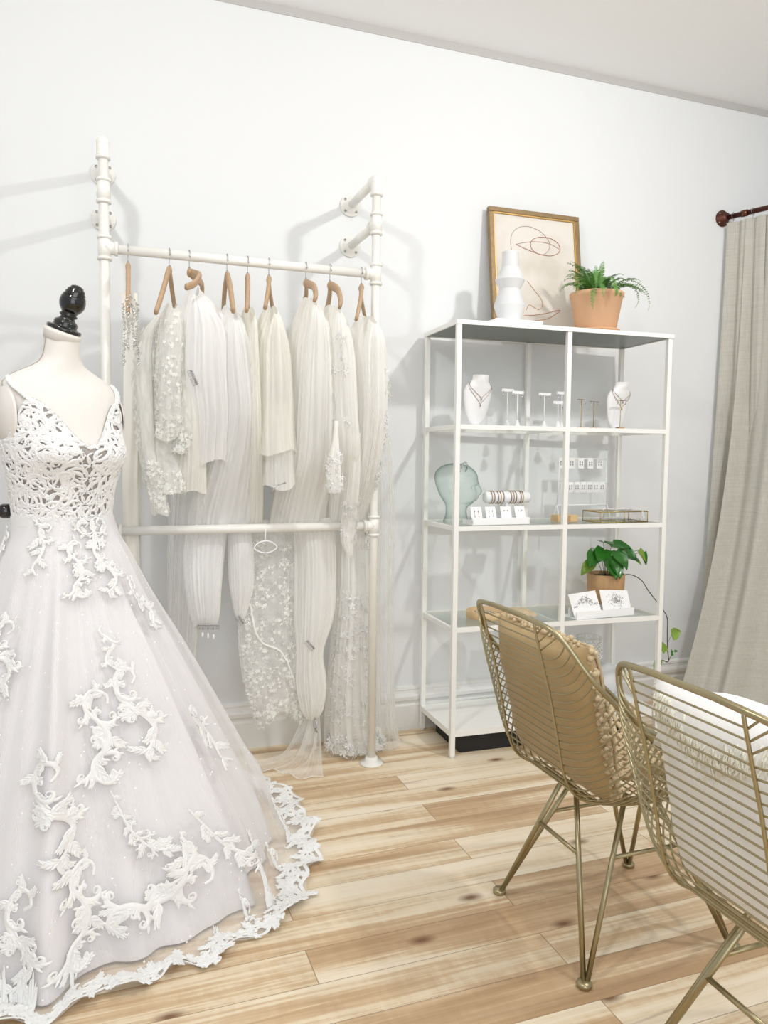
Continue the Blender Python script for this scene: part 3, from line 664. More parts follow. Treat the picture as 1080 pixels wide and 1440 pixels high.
# ------------------------------------------------------------------ gown
gown = thing('wedding_gown', 'white A-line wedding gown with scroll lace appliques on the dress form', 'dress', (CX, CY, 0))
RF = [(-180,.62),(-150,.62),(-120,.62),(-100,.615),(-85,.60),(-70,.60),(-55,.635),(-40,.665),(-25,.70),(-10,.715),(5,.725),(20,.77),(38,.80),(46,.74),(56,.58),(66,.46),(76,.42),(100,.41),(130,.46),(155,.58),(180,.62)]
def waist_r(th):
    # radius of the torso ellipse in world direction th
    d = Vector((cos(th), sin(th), 0)); a, b = .133, .102
    return 1/sqrt((d.dot(L3)/a)**2 + (d.dot(F3)/b)**2)
def rfloor(th):
    d = (math.degrees(th) + 180) % 360 - 180
    return interp(RF, d)[0]
GP = [(0,1.0),(.15,.885),(.37,.66),(.6,.425),(.8,.215),(.935,.09),(.985,.035),(1.045,0)]
def skirt(th, s, kind=0):
    """s 0..1 waist to floor line, 1..1.25 the part that lies on the floor"""
    rf = rfloor(th); wr = waist_r(th) + (.006 if kind == 0 else .002)
    zf = .86
    fold = .55*sin(7*th+.6) + .4*sin(12*th+2.1+.8*s) + .28*sin(19*th+.4) + .16*sin(31*th+1.3)
    fold = math.copysign(abs(fold)**1.25, fold)
    if s <= 1:
        z = lerp(1.045, .008, s); g = interp(GP, z)[0]
        dg = (math.degrees(th) + 180) % 360 - 180; rr_ = rf*(.87 if kind == 0 else lerp(.855, .80, max(0, min(1, (dg+62)/25)))) 
        r = wr + (rr_ - wr)*g + (.038 if kind == 0 else .046)*g**.6*fold*min(1, s*3)
        if kind == 1: r -= .012*min(1, s*4)
        # creases low down near the front hem
        if kind == 0 and s > .72:
            q = (s-.72)/.28; r += .012*sin(q*7 + 5*sin(th*3))*sin(pi*q)*(.5+.5*sin(4*th))
        zz = z
    else:
        q = (s-1)/.25; r = rf*.87 + rf*.13*q + .038*fold*(1-q*.6) + .010*q*sin(23*th)
        zz = .008 + .018*q*(1+sin(27*th+1.7*sin(5*th)))*.5 + .020*min(q,1)*max(0, sin(9*th+1))*max(0,sin(3*th+.5))
    return Vector((CX + r*cos(th), CY + r*sin(th), zz))
m = MB(); m.grid(lambda u, v: loc_(skirt(2*pi*u, 1.25*v)), 420, 90, cu=True, uvs=(1,1)); m.build('tulle_skirt', M['dresstulle'], gown)
m = MB(); m.grid(lambda u, v: loc_(skirt(2*pi*u, v, 1)), 300, 50, cu=True); m.build('skirt_lining', M['lining'], gown)
NECK = [(0,1.232),(8,1.240),(18,1.275),(28,1.318),(38,1.345),(46,1.352),(56,1.335),(70,1.285),(85,1.250),(100,1.242),(180,1.235)]
def neckz(phi):
    d = abs((math.degrees(phi)+180) % 360 - 180); return interp(NECK, d)[0]
def bod(phi, t_, off=.004):
    z = lerp(1.025, neckz(phi), t_); return torso(phi, z, off)
m = MB(); m.grid(lambda u, v: loc_(bod(2*pi*u, v)), 160, 50, cu=True); m.build('bodice', M['bodice'], gown)
# ---- lace: ribbons laid on a surface
def scroll(x, y, a, ln, k0, k1, w0, n=16, pw=2.0, bulb=True):
    pts = []; st = ln/n
    for i in range(n+1):
        t_ = i/n; w = w0*(.35 + .65*sin(pi*min(1, t_*1.15+.12))**.8)*(1-.45*t_)
        if bulb and i >= n-1: w = w0*.62
        pts.append((x, y, max(w, w0*.22), a)); a += (k0 + (k1-k0)*t_**pw)*st; x += cos(a)*st; y += sin(a)*st
    return pts
def leaf2(x, y, a, ln, w0, k, teeth=4, n=15):
    pts = []; st = ln/n
    for i in range(n+1):
        t_ = i/n; w = w0*sin(pi*(t_*.93+.07))**.7*(.62+.38*abs(cos(teeth*pi*t_)))
        pts.append((x, y, max(w, .0006), a)); a += k*st; x += cos(a)*st; y += sin(a)*st
    return pts
def drop(x, y, a, ln, w, k=0, n=7):
    pts = []; st = ln/n
    for i in range(n+1):
        t_ = i/n; pts.append((x, y, max(.0004, w*sin(pi*(t_*.9+.08))**.8*(1-.25*t_)), a)); a += k*st; x += cos(a)*st; y += sin(a)*st
    return pts
def acanthus(x, y, a, ln, k, out):
    c = drop(x, y, a, ln, ln*.10, k, 10); out.append(c)
    for i in (1, 3, 5, 7):
        px, py, w, aa = c[i]; q = 1-i/11
        for s in (-1, 1): out.append(drop(px, py, aa+s*(.95-.05*i), ln*.46*(.55+.45*q), ln*.092, -s*2.2/ln*.5))
def curl(x, y, a, ln, sgn, w, out, lobes=3):
    P = scroll(x, y, a, ln, sgn*1.2/ln, sgn*21/ln, w, 18, 1.6); out.append(P)
    for i in range(lobes):
        px, py, ww, aa = P[2+3*i]; out.append(drop(px, py, aa-sgn*.9, ln*.24, w*.55, sgn*3/ln))
def spine(pts, w, out, kids, n=6):
    P = smooth_path([(x, y, 0) for x, y in pts], n); m_ = len(P); R_ = []
    for i, p in enumerate(P):
        d = P[min(i+1, m_-1)] - P[max(i-1, 0)]; t_ = i/(m_-1)
        R_.append((p.x, p.y, w*.82*(.5+.5*sin(pi*t_)), atan2(d.y, d.x)))
    out.append(R_)
    if len(kids) > 10: kids = list(kids) + [(.15+.1*k_, 1 if k_ % 2 else -1, 'l', .13) for k_ in range(8)] + [(.28+.13*k_, 1 if k_ % 2 else -1, 'r', .22) for k_ in range(4)]
    for (t_, sg, typ, sz) in kids:
        x, y, w_, a = R_[int(t_*(m_-1))]
        if typ == 'l': acanthus(x, y, a+sg*.75, sz, sg*2, out)
        elif typ == 'c': curl(x, y, a+sg*.35, sz, sg, w*.95, out)
        elif typ == 'r': curl(x, y, a+pi-sg*.35, sz, -sg, w*.9, out)
def motif(kind, rr, S=1.0):
    out = []
    if kind == 0:
        spine([(.16,.33),(.17,.42),(.06,.49),(-.06,.43),(-.07,.30),(.03,.17),(.09,.02),(.03,-.13),(-.09,-.24),(-.11,-.37),(-.02,-.46),(.07,-.40),(.04,-.33)], .034, out,
          [(.20,1,'l',.20),(.26,-1,'l',.19),(.34,-1,'c',.30),(.42,1,'c',.42),(.47,-1,'l',.24),(.52,1,'l',.22),(.60,-1,'r',.40),(.62,1,'r',.34),(.68,1,'l',.22),(.72,-1,'c',.34),(.82,1,'l',.18),(.12,1,'l',.14),(.5,-1,'r',.3)])
    elif kind == 1:
        spine([(-.02,.33),(.05,.40),(.0,.49),(-.12,.48),(-.19,.36),(-.17,.20),(-.06,.06),(.07,-.06),(.13,-.20),(.06,-.34),(-.02,-.42),(.0,-.52)], .036, out,
          [(.22,-1,'l',.16),(.36,-1,'l',.18),(.44,1,'c',.40),(.50,-1,'c',.34),(.56,1,'l',.22),(.60,-1,'r',.34),(.66,1,'c',.36),(.72,-1,'l',.22),(.80,1,'l',.20),(.88,-1,'l',.18),(.95,1,'l',.14),(.64,1,'r',.34)])
    elif kind == 2:
        for s in (-1, 1):
            o2 = []
            spine([(.0,-.05),(.10,-.10),(.24,-.08),(.32,.04),(.28,.17),(.16,.19),(.11,.10),(.17,.05)], .032, o2, [(.25,-1,'l',.14),(.45,1,'l',.12),(.2,1,'l',.2)])
            spine([(.0,.16),(.08,.22),(.17,.27),(.22,.36)], .020, o2, [(.4,-1,'c',.22)])
            spine([(.0,-.1),(.05,-.22),(.04,-.34),(.0,-.46)], .020, o2, [(.1,1,'c',.30),(.35,1,'l',.18),(.6,1,'l',.13)])
            out += [[(s*x, y, w, a if s > 0 else pi-a) for (x, y, w, a) in P] for P in o2]
        acanthus(0,-.08,pi/2,.30,0,out)
    elif kind == 3:
        spine([(-.14,.52),(-.12,.40),(-.09,.26),(-.07,.12),(-.03,-.02),(.03,-.14),(.10,-.26),(.18,-.34),(.27,-.36),(.30,-.29),(.25,-.26)], .022, out,
          [(.08,1,'l',.12),(.2,-1,'l',.12),(.32,1,'l',.14),(.42,-1,'l',.15),(.5,1,'c',.34),(.56,-1,'l',.20),(.62,1,'l',.20),(.66,-1,'c',.26),(.72,1,'l',.2),(.8,-1,'l',.18),(.6,-1,'r',.24)])
    elif kind == 4:
        spine([(.10,.30),(.16,.38),(.08,.44),(-.02,.38),(-.01,.24),(.04,.08),(-.02,-.10),(-.10,-.24),(-.06,-.38)], .034, out,
          [(.3,-1,'c',.32),(.36,1,'l',.22),(.5,-1,'l',.26),(.56,1,'c',.34),(.66,-1,'l',.2),(.76,1,'l',.2),(.9,-1,'l',.16),(.18,1,'l',.14)])
    elif kind == 5:
        spine([(.02,.48),(-.08,.38),(.02,.26),(.10,.12),(.0,-.02),(-.08,-.16),(.02,-.30),(.08,-.42)], .036, out,
          [(.1,1,'l',.16),(.25,-1,'c',.26),(.4,1,'c',.26),(.5,-1,'l',.2),(.62,1,'l',.2),(.72,-1,'c',.24),(.85,1,'l',.18)])
    elif kind == 6:      # hem border repeat
        spine([(-.5,.0),(-.3,.12),(-.08,.04),(.08,-.10),(.3,-.10),(.5,.0)], .058, out,
          [(.12,-1,'c',.40),(.2,1,'l',.26),(.36,-1,'l',.24),(.44,1,'c',.42),(.56,-1,'c',.40),(.64,1,'l',.26),(.8,-1,'l',.26),(.86,1,'c',.36),(.5,-1,'l',.3),(.3,1,'r',.36),(.74,-1,'r',.36)])
    return [[(x*S, y*S, w*S, a) for (x, y, w, a) in P] for P in out]
lift_n = [0]
def lay(m, P, place, h=.0013):
    """place(x,y,lift)->world point. Three-wide ribbon with a raised middle."""
    lift_n[0] += 1; base = .0012 + .0004*(lift_n[0] % 5); vs = []
    for (x, y, w, a) in P:
        nx, ny = -sin(a), cos(a)
        vs += [place(x+nx*w, y+ny*w, base*.3), place(x+nx*w*.55, y+ny*w*.55, base+h*.7), place(x, y, base+h), place(x-nx*w*.55, y-ny*w*.55, base+h*.7), place(x-nx*w, y-ny*w, base*.3)]
    n = len(P); m.add(vs, [(i*5+k, i*5+k+1, (i+1)*5+k+1, (i+1)*5+k) for i in range(n-1) for k in range(4)])
def placer_skirt(th0, s0, rot):
    p0 = skirt(th0, s0); r0 = hypot(p0.x-CX, p0.y-CY); sl = (skirt(th0, s0+.02) - skirt(th0, s0-.02)).length/.04
    cr, sr = cos(rot), sin(rot)
    def pl(x, y, lift):
        X = x*cr - y*sr; Yv = x*sr + y*cr
        th = th0 + X/r0; s = s0 - Yv/sl; s = max(.002, min(1.33, s))
        p = skirt(th, s); e = .004; a = skirt(th+e, s)-p; b = skirt(th, s-e)-p; n = a.cross(b)
        n = n.normalized() if n.length > 1e-12 else Vector((0,0,1))
        return loc_(p + n*(lift+.0015))
    return pl
#MOTIFS
MOTIFS = [(2, -49.0, 0.035, 0, 0.135), (0, -76.0, 0.135, 0.15, 0.16), (1, -47.0, 0.135, -0.15, 0.165), (4, -109.0, 0.085, 0.1, 0.17), (1, -21.0, 0.245, 0.15, 0.155), (5, -62.0, 0.335, 0.05, 0.15), (0, -74.0, 0.525, 0.1, 0.24), (1, -55.0, 0.485, -0.05, 0.24), (4, -19.0, 0.615, 0.5, 0.25), (1, -91.0, 0.655, 0.1, 0.25), (3, -67.0, 0.725, 0.1, 0.2), (3, -38.0, 0.835, 0.35, 0.3), (0, -63.0, 0.875, -1.2, 0.27), (0, -85.0, 0.875, 0.0, 0.23), (1, -99.0, 0.895, -0.1, 0.22), (1, -122.0, 0.335, 0, 0.19), (4, -157.0, 0.105, 0, 0.16), (4, -57.0, 0.845, -0.6, 0.18), (4, -57.0, 0.005, 2.2, 0.09)]
#ENDMOTIFS
for (kind, th0, s0, rot, S) in MOTIFS:
    m = MB(); pl = placer_skirt(radians(th0), s0, rot)
    for P in motif(kind, R, S): lay(m, P, pl)
    m.build('lace_applique', M['lace'], gown)
# hem border on the floor
m = MB(); rr = random.Random(5)
deg = -178.0
while deg < 58:
    th = radians(deg); r0 = rfloor(th)
    pl = placer_skirt(th, 1.155 + rr.uniform(-.02,.02), rr.uniform(-.25,.25) + (pi if rr.random() < .5 else 0))
    for P in motif(6, rr, rr.uniform(.135,.15)): lay(m, P, pl, .0016)
    deg += math.degrees(.098/r0)
    if rr.random() < .5:
        pl = placer_skirt(th, 1.06, rr.uniform(-.4,.4))
        for P in motif(4, rr, rr.uniform(.08,.11)): lay(m, P, pl, .0016)
vs = []; D = [(-178+.6*i) for i in range(394)]
for d_ in D:
    th = radians(d_)
    for q_ in (-1, 0, 1):
        p = skirt(th, 1.235 + .022*sin(th*46) + q_*.014); vs.append(loc_(p + Vector((0,0,.004+(.0015 if q_ == 0 else 0)))))
m.add(vs, [(i*3+a_, i*3+a_+1, (i+1)*3+a_+1, (i+1)*3+a_) for i in range(len(D)-1) for a_ in range(2)])
m.build('lace_hem', M['lace'], gown)
# bodice lace
m = MB(); rr = random.Random(11)
def placer_bod(phi0, z0, rot):
    a_ = .14; cr, sr = cos(rot), sin(rot)
    def pl(x, y, lift):
        X = x*cr-y*sr; Yv = x*sr+y*cr; ph = phi0 + X/a_; z = z0 + Yv
        z = max(1.018, min(neckz(ph)+.004, z)); return loc_(torso(ph, z, .006+lift))
    return pl
pts = []; tries = 0
while tries < 6000 and len(pts) < 460:
    tries += 1; ph = radians(rr.uniform(-125, 110)); z = rr.uniform(1.03, 1.35)
    if z > neckz(ph) - .008: continue
    if any((abs(ph-a)*.14)**2 + (z-b)**2 < 0.0138**2 for a, b in pts): continue
    pts.append((ph, z))
for (ph, z) in pts:
    if abs(ph) < radians(9) and z > 1.04: continue
    pl = placer_bod(ph, z, rr.uniform(0, 6.28)); s = rr.uniform(.75, 1.25); kk = rr.choice((-1, 1))
    lay(m, scroll(0,0,0,.054*s,kk*18,kk*180,.0056*s,14), pl, .0016)
    lay(m, scroll(0,0,pi,.030*s,-kk*20,-kk*160,.0048*s,10), pl, .0016)
    if rr.random() < .7: lay(m, leaf2(0,0,rr.uniform(0,6.28),.026*s,.0056*s,kk*35,3,9), pl, .0016)
for zc in (1.20, 1.165, 1.13, 1.095, 1.055):   # symmetric centre line
    pl = placer_bod(0, zc, 0)
    for s in (-1, 1):
        g = lambda P: [(s*x, y, w, a if s > 0 else pi-a) for (x, y, w, a) in P]
        lay(m, g(scroll(.0015,-.016,.5,.050,40,150,.0035,14)), pl, .0016); lay(m, g(leaf2(0,-.014,1.2,.034,.0035,-18,2,8)), pl, .0016); lay(m, g(leaf2(.002,-.018,-.3,.026,.004,25,2,8)), pl, .0016)
def band(zf, a0, a1, w, n=150, wob=.0):
    P = []
    vs = []
    for i in range(n+1):
        ph = radians(lerp(a0, a1, i/n)); zc = zf(ph) + wob*sin(ph*40)
        for q, o_ in ((-1,.006),(0,.009),(1,.006)): vs.append(loc_(torso(ph, zc+q*w, o_)))
    m.add(vs, [(i*3+a, i*3+a+1, (i+1)*3+a+1, (i+1)*3+a) for i in range(n) for a in range(2)])
band(lambda p: neckz(p)-.003, -180, 180, .0055, 220, .002); band(lambda p: 1.036, -180, 180, .006, 200, .004)
m.build('bodice_lace', M['lace'], gown)
# straps
for s in (-1, 1):
    m = MB(); rr = random.Random(3); P = []
    for i in range(15):
        q = i/14; ph = s*radians(lerp(47, 78, q)); z = lerp(1.345, 1.408, q**.8); P.append(torso(ph, z, .004))
    P = [loc_(p) for p in P]
    m.tube(P, .004, 6)
    for p in P:
        flower(m, Vector(p)+F3*.004, F3 + Vector((0,0,.6)), .008, rr)
    m.build('lace_strap', M['lace'], gown)
# waist medallion and scrolls spilling over the skirt are part of MOTIFS

# ------------------------------------------------------------------ shelving unit
SH = (1.3107, -.0304, 0); SR = radians(-2.1975)
H2, H3, H4 = 1.346, .942, .533
def S(u, v, z): return (SH[0] + u*cos(SR) + v*sin(SR), SH[1] - v*cos(SR) + u*sin(SR), z)
def sinv(x, y):
    dx, dy = x-SH[0], y-SH[1]; return (dx*cos(SR) + dy*sin(SR), -( -dx*sin(SR) + dy*cos(SR)))
unit = thing('shelving_unit', 'white metal shelving unit with glass shelves standing against the wall', 'shelf', SH, SR)
T = .020
for u in (0, .49, .98):
    for v in (0, .34):
        m = MB(); m.box(u, -v-T, .008 , u+T, -v, 1.735); m.build('post', M['shelfwhite'], unit, False, .001)
        m = MB(); m.lathe([(0,0),(.009,0),(.009,.008),(0,.008)], (u+T/2, -v-T/2, 0), 10); m.build('foot', M['greycard'], unit)
m = MB(); m.box(-.004, -.364, 1.735, 1.004, -.356, 1.752); m.box(-.004, -.008, 1.735, 1.004, .0, 1.752); m.box(-.004,-.356,1.735,.004,-.008,1.752); m.box(.996,-.356,1.735,1.004,-.008,1.752)
m.build('top_frame', M['shelfwhite'], unit, False)
m = MB(); m.box(.004, -.356, 1.738, .996, -.008, 1.750); m.build('top_panel', M['shelfdark'], unit, False)
m = MB(); m.box(.002, -.358, 1.7502, .998, -.006, 1.7515); m.build('top_sheet', M['shelfwhite'], unit, False)
for h in (H2, H3, H4):
    m = MB()
    m.box(T, -.36, h-.018, .49, -.344, h); m.box(.51, -.36, h-.018, .98, -.344, h)
    m.box(T, -.016, h-.018, .49, 0, h); m.box(.51, -.016, h-.018, .98, 0, h)
    m.box(.002, -.34, h-.018, .016, -.02, h); m.box(.984, -.34, h-.018, .998, -.02, h); m.box(.493,-.34,h-.018,.507,-.02,h-.007)
    m.build('shelf_frame', M['shelfwhite'], unit, False)
    m = MB(); m.box(.017, -.343, h-.006, .983, -.017, h-.001); m.build('glass_shelf', M['glassshelf'], unit, False)
m = MB(); m.box(T, -.36, .088, .98, -.344, .112); m.box(T, -.016, .088, .98, 0, .112); m.box(0, -.34, .088, .012, -.02, .112); m.box(.988, -.34, .088, 1.0, -.02, .112)
m.box(.012, -.344, .096, .988, -.016, .110); m.build('bottom_shelf', M['shelfwhite'], unit, False)
TOPZ = 1.7522

# ---- framed print leaning on wall
fw, fh, fb = .46, .575, .022
lean = math.asin(min(.9, .075/fh))
t = thing('framed_print', 'gold framed abstract line drawing leaning against the wall on top of the shelving', 'picture', (1.603, -.103, TOPZ+.001), radians(-1.0), rx=-lean)
m = MB()
for (x0,z0,x1,z1) in ((0,0,fw,fb),(0,fh-fb,fw,fh),(0,fb,fb,fh-fb),(fw-fb,fb,fw,fh-fb)): m.box(x0,-.012,z0,x1,.012,z1)
m.build('frame', M['frame'], t, False, .003)
m = MB()
for (x0,z0,x1,z1) in ((fb-.001,fb-.001,fw-fb,fb+.005),(fb,fh-fb-.005,fw-fb,fh-fb+.001),(fb-.001,fb,fb+.005,fh-fb),(fw-fb-.005,fb,fw-fb+.001,fh-fb)): m.box(x0,-.009,z0,x1,.004,z1)
m.build('gold_fillet', M['framegold'], t, False)
m = MB(); m.box(fb,-.001,fb,fw-fb,.006,fh-fb); art = m.build('art_print', M['paper'], t, False)
def artpt(px, py):   # drawing coordinates -> frame plane
    a = (px-97)/515.0; x = a; 
    d = (px-97)*690 - (py-100)*35; det = 515*690-60*35; u_ = d/det; v_ = (515*(py-100)-60*(px-97))/det
    return (fb + u_*(fw-2*fb), -.0022, fh-fb - v_*(fh-2*fb)*.985)
for pts_, mk, rad in (
  ([(217,335),(210,270),(225,220),(270,190),(330,190),(390,215),(430,250),(455,290),(450,330),(425,355),(400,360)], 'ink1', .0009),
  ([(400,360),(365,345),(340,320),(335,290),(350,265),(390,253),(430,255),(470,265),(510,295),(522,330),(505,355),(460,367),(400,358),(320,330),(243,295)], 'ink2', .0014),
  ([(243,295),(290,285),(360,280),(420,285),(470,300),(518,328)], 'ink2', .001),
  ([(315,515),(350,560),(390,610),(410,645),(405,680),(380,688),(350,670),(325,660),(310,690)], 'ink3', .0012),
  ([(295,720),(360,722),(430,715),(480,705),(525,700),(480,730),(430,750),(360,755),(320,768),(290,780)], 'ink3', .0014)):
    P = smooth_path([artpt(*p) for p in pts_], 8); m = MB()
    m.tube(P, rad, 5); m.build('ink_line', M[mk], art)

# ---- slab, vase
t = thing('display_book', 'thin white slab lying under the white vase on top of the shelving', 'book', S(.275, .225, TOPZ), SR)
m = MB(); m.box(-.095, -.10, 0, .115, .07, .022); m.build('cover', M['card'], t, False, .002)
m = MB(); m.box(-.092, -.102, .003, .112, -.09, .019); m.build('pages', M['white'], t, False)
vx, vy = 1.594, -.262
t = thing('stacked_vase', 'white ceramic vase with angular stacked bulges standing on the slab', 'vase', (vx, vy, TOPZ+.022))
s_ = 1.0
prof = [(0,0),(.050,0),(.050,.026),(.0665,.072),(.0665,.076),(.0447,.141),(.0447,.143),(.0625,.179),(.0625,.182),(.036,.236),(.035,.296),(.033,.298),(.030,.294),(.030,.245),(0,.24)]
m = MB(); m.lathe([(r*.98, h*.985) for r, h in prof], (0,0,0), 48, cap=False); o = m.build('body', M['vase'], t, smooth=True)
md = o.modifiers.new('es', 'EDGE_SPLIT'); md.split_angle = radians(22)

# ---- fern
fx, fy = 1.995, -.300
t = thing('potted_fern', 'green sword fern in a terracotta pot and saucer on top of the shelving', 'plant', (fx, fy, TOPZ))
m = MB(); m.lathe([(0,0),(.088,0),(.100,.010),(.102,.014),(.098,.015),(.08,.010),(0,.010)], (0,0,0), 40); m.build('saucer', M['terracotta'], t)
m = MB(); m.lathe([(0,.012),(.082,.012),(.085,.016),(.108,.150),(.112,.153),(.115,.168),(.111,.171),(.104,.169),(.100,.150),(0,.150)], (0,0,0), 48); m.build('pot', M['terracotta'], t)
m = MB(); m.lathe([(0,.150),(.099,.150),(.06,.158),(0,.162)], (0,0,0), 24, cap=False); m.build('soil', M['soil'], t)
rr = random.Random(21)
def frond(m, az, ln, rise, droop, w, start=.03):
    x, z = start, .155; el = rise; pts = []; n = 34
    for i in range(n+1):
        q = i/n; pts.append(Vector((x*cos(az), x*sin(az), z))); el -= droop/n*(.3+1.6*q); x += cos(el)*ln/n; z += sin(el)*ln/n
    m.tube(pts, [.0014*(1-.6*i/n) for i in range(n+1)], 4)
    for i in range(2, n):
        d = (pts[i+1]-pts[i-1]).normalized(); side = d.cross(Vector((0,0,1)));
        if side.length < .1: side = Vector((-sin(az), cos(az), 0))
        side.normalize(); up = side.cross(d); q = i/n; lw = w*sin(pi*min(1, q*.85+.12))**.7
        for s in (-1, 1):
            for hf in (0,):
                p = pts[i].lerp(pts[i+1], hf); tip = p + side*s*lw + d*lw*.25 - up*lw*.25 + Vector((0,0,rr.uniform(-.004,.004)))
                b = d*min(.0022, lw*.17); mid = p.lerp(tip, .5) + up*.001
                m.add([p-b*.6, mid-b*1.2, tip, mid+b*1.2, p+b*.6], [(0,1,2,3,4)])
for (azd, ln, ri, dr, w) in ((160,.17,1.25,1.3,.022),(120,.15,1.3,1.2,.02),(60,.15,1.35,.5,.022),(35,.17,1.2,.7,.022),(75,.13,1.5,.3,.02),(190,.20,.9,2.4,.020),(205,.17,.7,2.5,.018),(230,.19,.6,2.8,.018),(265,.15,1.0,3.4,.02),(285,.12,1.0,3.5,.018),(-30,.19,.9,2.0,.022),(-12,.30,.85,3.1,.016),(10,.19,.8,1.3,.020),(-45,.15,1.1,1.8,.02),(175,.15,1.1,1.9,.022),(100,.18,1.1,1.4,.02),(300,.14,1.3,2.1,.02),(215,.13,1.3,1.4,.02),(145,.13,1.4,1.1,.024),(15,.11,1.3,1.2,.024)):
    for _ in range(2):
        m = MB(); frond(m, radians(azd+rr.uniform(-14,14)), ln*rr.uniform(.9,1.3), ri+rr.uniform(-.15,.30), dr*rr.uniform(.7,1.0), w*.85, rr.uniform(.01,.04)); m.build('frond', M['fern'], t)

# ---- necklace busts
def bust(x, y, z, rz, label, s=1.0, chains=((.085,.10),(.03,.14))):
    t = thing('necklace_bust', label, 'jewelry display', (x, y, z), rz)
    tab = [(.012,.020,.012,.0),(.03,.042,.016,.0),(.06,.056,.020,.0),(.10,.066,.024,.0),(.14,.072,.028,.0),(.165,.068,.030,.003),(.18,.055,.030,.005),(.192,.042,.031,.008),(.202,.038,.031,.010),(.215,.039,.031,.012)]
    tab = [tuple(q*s for q in r_) for r_ in tab]
    def bf(u, v, off=0):
        zz = lerp(tab[0][0], tab[-1][0], v); a, b, fwd = interp(tab, zz); q = 2*pi*u
        return Vector(((a+off)*sin(q), -(b+off)*cos(q)*(1 if cos(q) > 0 else .5) + .02*s*(.5-v) - fwd + .01, zz))
    m = MB(); m.grid(lambda u, v: bf(u, v), 40, 50, cu=True)
    m.add([bf(k/40, 1) for k in range(40)], [tuple(range(40))]); m.add([bf(k/40, 0) for k in range(40)], [tuple(range(39,-1,-1))])
    m.build('bust_form', M['white'], t)
    m = MB(); m.box(-.055*s,-.035*s,0,.055*s,.045*s,.008); m.tube([(0,.018,.006),(0,.022,.09*s)], .006, 8); m.build('stand', M['white'], t, False, .001)
    for k, (spread, depth) in enumerate(chains):
        m = MB(); P = []
        for i in range(25):
            q = i/24*2-1; vz = .86 - depth*5.2*(1-abs(q)**1.15)*.62; P.append(bf((q*.24*(1-.45*(1-abs(q)))) % 1.0, min(.93, vz), .0018))
        m.tube(P, .0009, 5)
        lo = P[12]; m.ell(lo + Vector((0,-.002,-.006)), (.003,.002,.005), 8, 6)
        m.build('necklace', M['neckl'], t)
    return t
bust(1.487, -.205, H2, radians(12), 'white necklace bust with two fine chains, behind the left front post')
bust(2.190, -.215, H2, radians(14), 'white necklace bust on the right half of the jewelry shelf', 1.0, ((.05,.085),(.03,.13)))
# ---- earring stands
def tstand(x, y, h, w, kind, label, tilt=0):
    nm = 'earring_stand'; mt = M['white'] if kind == 0 else M['brass']
    t = thing(nm, label, 'jewelry stand', (x, y, H2), tilt, 'earring stands on the upper shelf')
    m = MB()
    if kind == 0: m.lathe([(0,0),(.018,0),(.016,.006),(.004,.035),(0,.035)], (0,0,0), 16)
    else: m.box(-.013,-.013,0,.013,.013,.014)
    m.build('base', mt if kind == 0 else M['potwood'], t, kind == 0)
    m = MB(); m.tube([(0,0,.01),(0,0,h)], .0022 if kind == 0 else .0013, 8); m.build('pole', mt, t)
    m = MB(); m.box(-w/2,-.004,h-.004,w/2,.004,h+.009 if kind == 0 else h-.001); m.build('crossbar', mt if kind == 0 else M['neckl'], t, False, .001)
    for s in (-1, 1):
        m = MB(); m.tube([(s*w*.38,-.006,h),(s*w*.38,-.006,h-.012)], .0007, 5); m.ell((s*w*.38,-.006,h-.017), (.003,.002,.005), 8, 6); m.build('earring', M['silver'], t)
tstand(1.668,-.13,.165,.058,0,'tallest white T-shaped earring stand, rear one of the left pair')
tstand(1.678,-.20,.150,.056,0,'white T-shaped earring stand, front one of the left pair')
tstand(1.812,-.20,.148,.060,0,'white T-shaped earring stand left of the middle post, with drop earrings')
tstand(1.868,-.22,.112,.050,0,'shortest white earring stand, just left of the middle post')
tstand(1.926,-.16,.160,.055,0,'white T-shaped earring stand behind the middle post')
tstand(2.002,-.20,.136,.056,1,'slim brass earring stand, first right of the middle post', .35)
tstand(2.060,-.21,.128,.052,1,'slim brass earring stand, second right of the middle post', .1)
tstand(2.158,-.27,.134,.056,1,'slim brass earring stand in front of the right necklace bust')

# ---- glass head
hx, hy = 1.395, -.20
t = thing('glass_head_form', 'green glass display head wearing a fine beaded headband', 'display head', (hx, hy, H3), radians(38))
HT = [(0,.052,.052,0),(.006,.055,.055,0),(.03,.045,.046,0),(.06,.043,.045,0),(.078,.046,.052,.004),(.09,.056,.066,.010),(.12,.064,.080,.006),(.155,.072,.088,0),(.19,.075,.092,-.003),(.215,.068,.084,-.005),(.235,.050,.062,-.006),(.247,.026,.032,-.006),(.251,.004,.004,-.006)]
def head(u, v):
    z = .251*v; a, b, fw_ = interp(HT, z); q = 2*pi*u; c_ = cos(q); d = (q+pi) % (2*pi) - pi
    y = b*c_; x = a*sin(q)
    g = lambda w: exp(-(d/w)**2)
    nose = .018*g(.2)*exp(-((z-.128)/.017)**2) + .012*g(.15)*exp(-((z-.148)/.014)**2)
    eye = -.010*(exp(-((d-.38)/.18)**2)+exp(-((d+.38)/.18)**2))*exp(-((z-.150)/.012)**2)
    lip = .007*g(.25)*(exp(-((z-.106)/.005)**2)+exp(-((z-.096)/.005)**2)); chin = .008*g(.35)*exp(-((z-.080)/.01)**2) - .008*g(.35)*exp(-((z-.090)/.005)**2)
    brow = .006*g(.6)*exp(-((z-.166)/.008)**2)
    ear = .010*(exp(-((d-1.65)/.13)**2)+exp(-((d+1.65)/.13)**2))*exp(-((z-.135)/.022)**2)
    rr_ = 1; ex = nose+eye+lip+chin+brow
    return (x*(1+ear*8), y + fw_ + ex, z)   # faces +y before rotation
t.rotation_euler = (0,0,radians(-128))
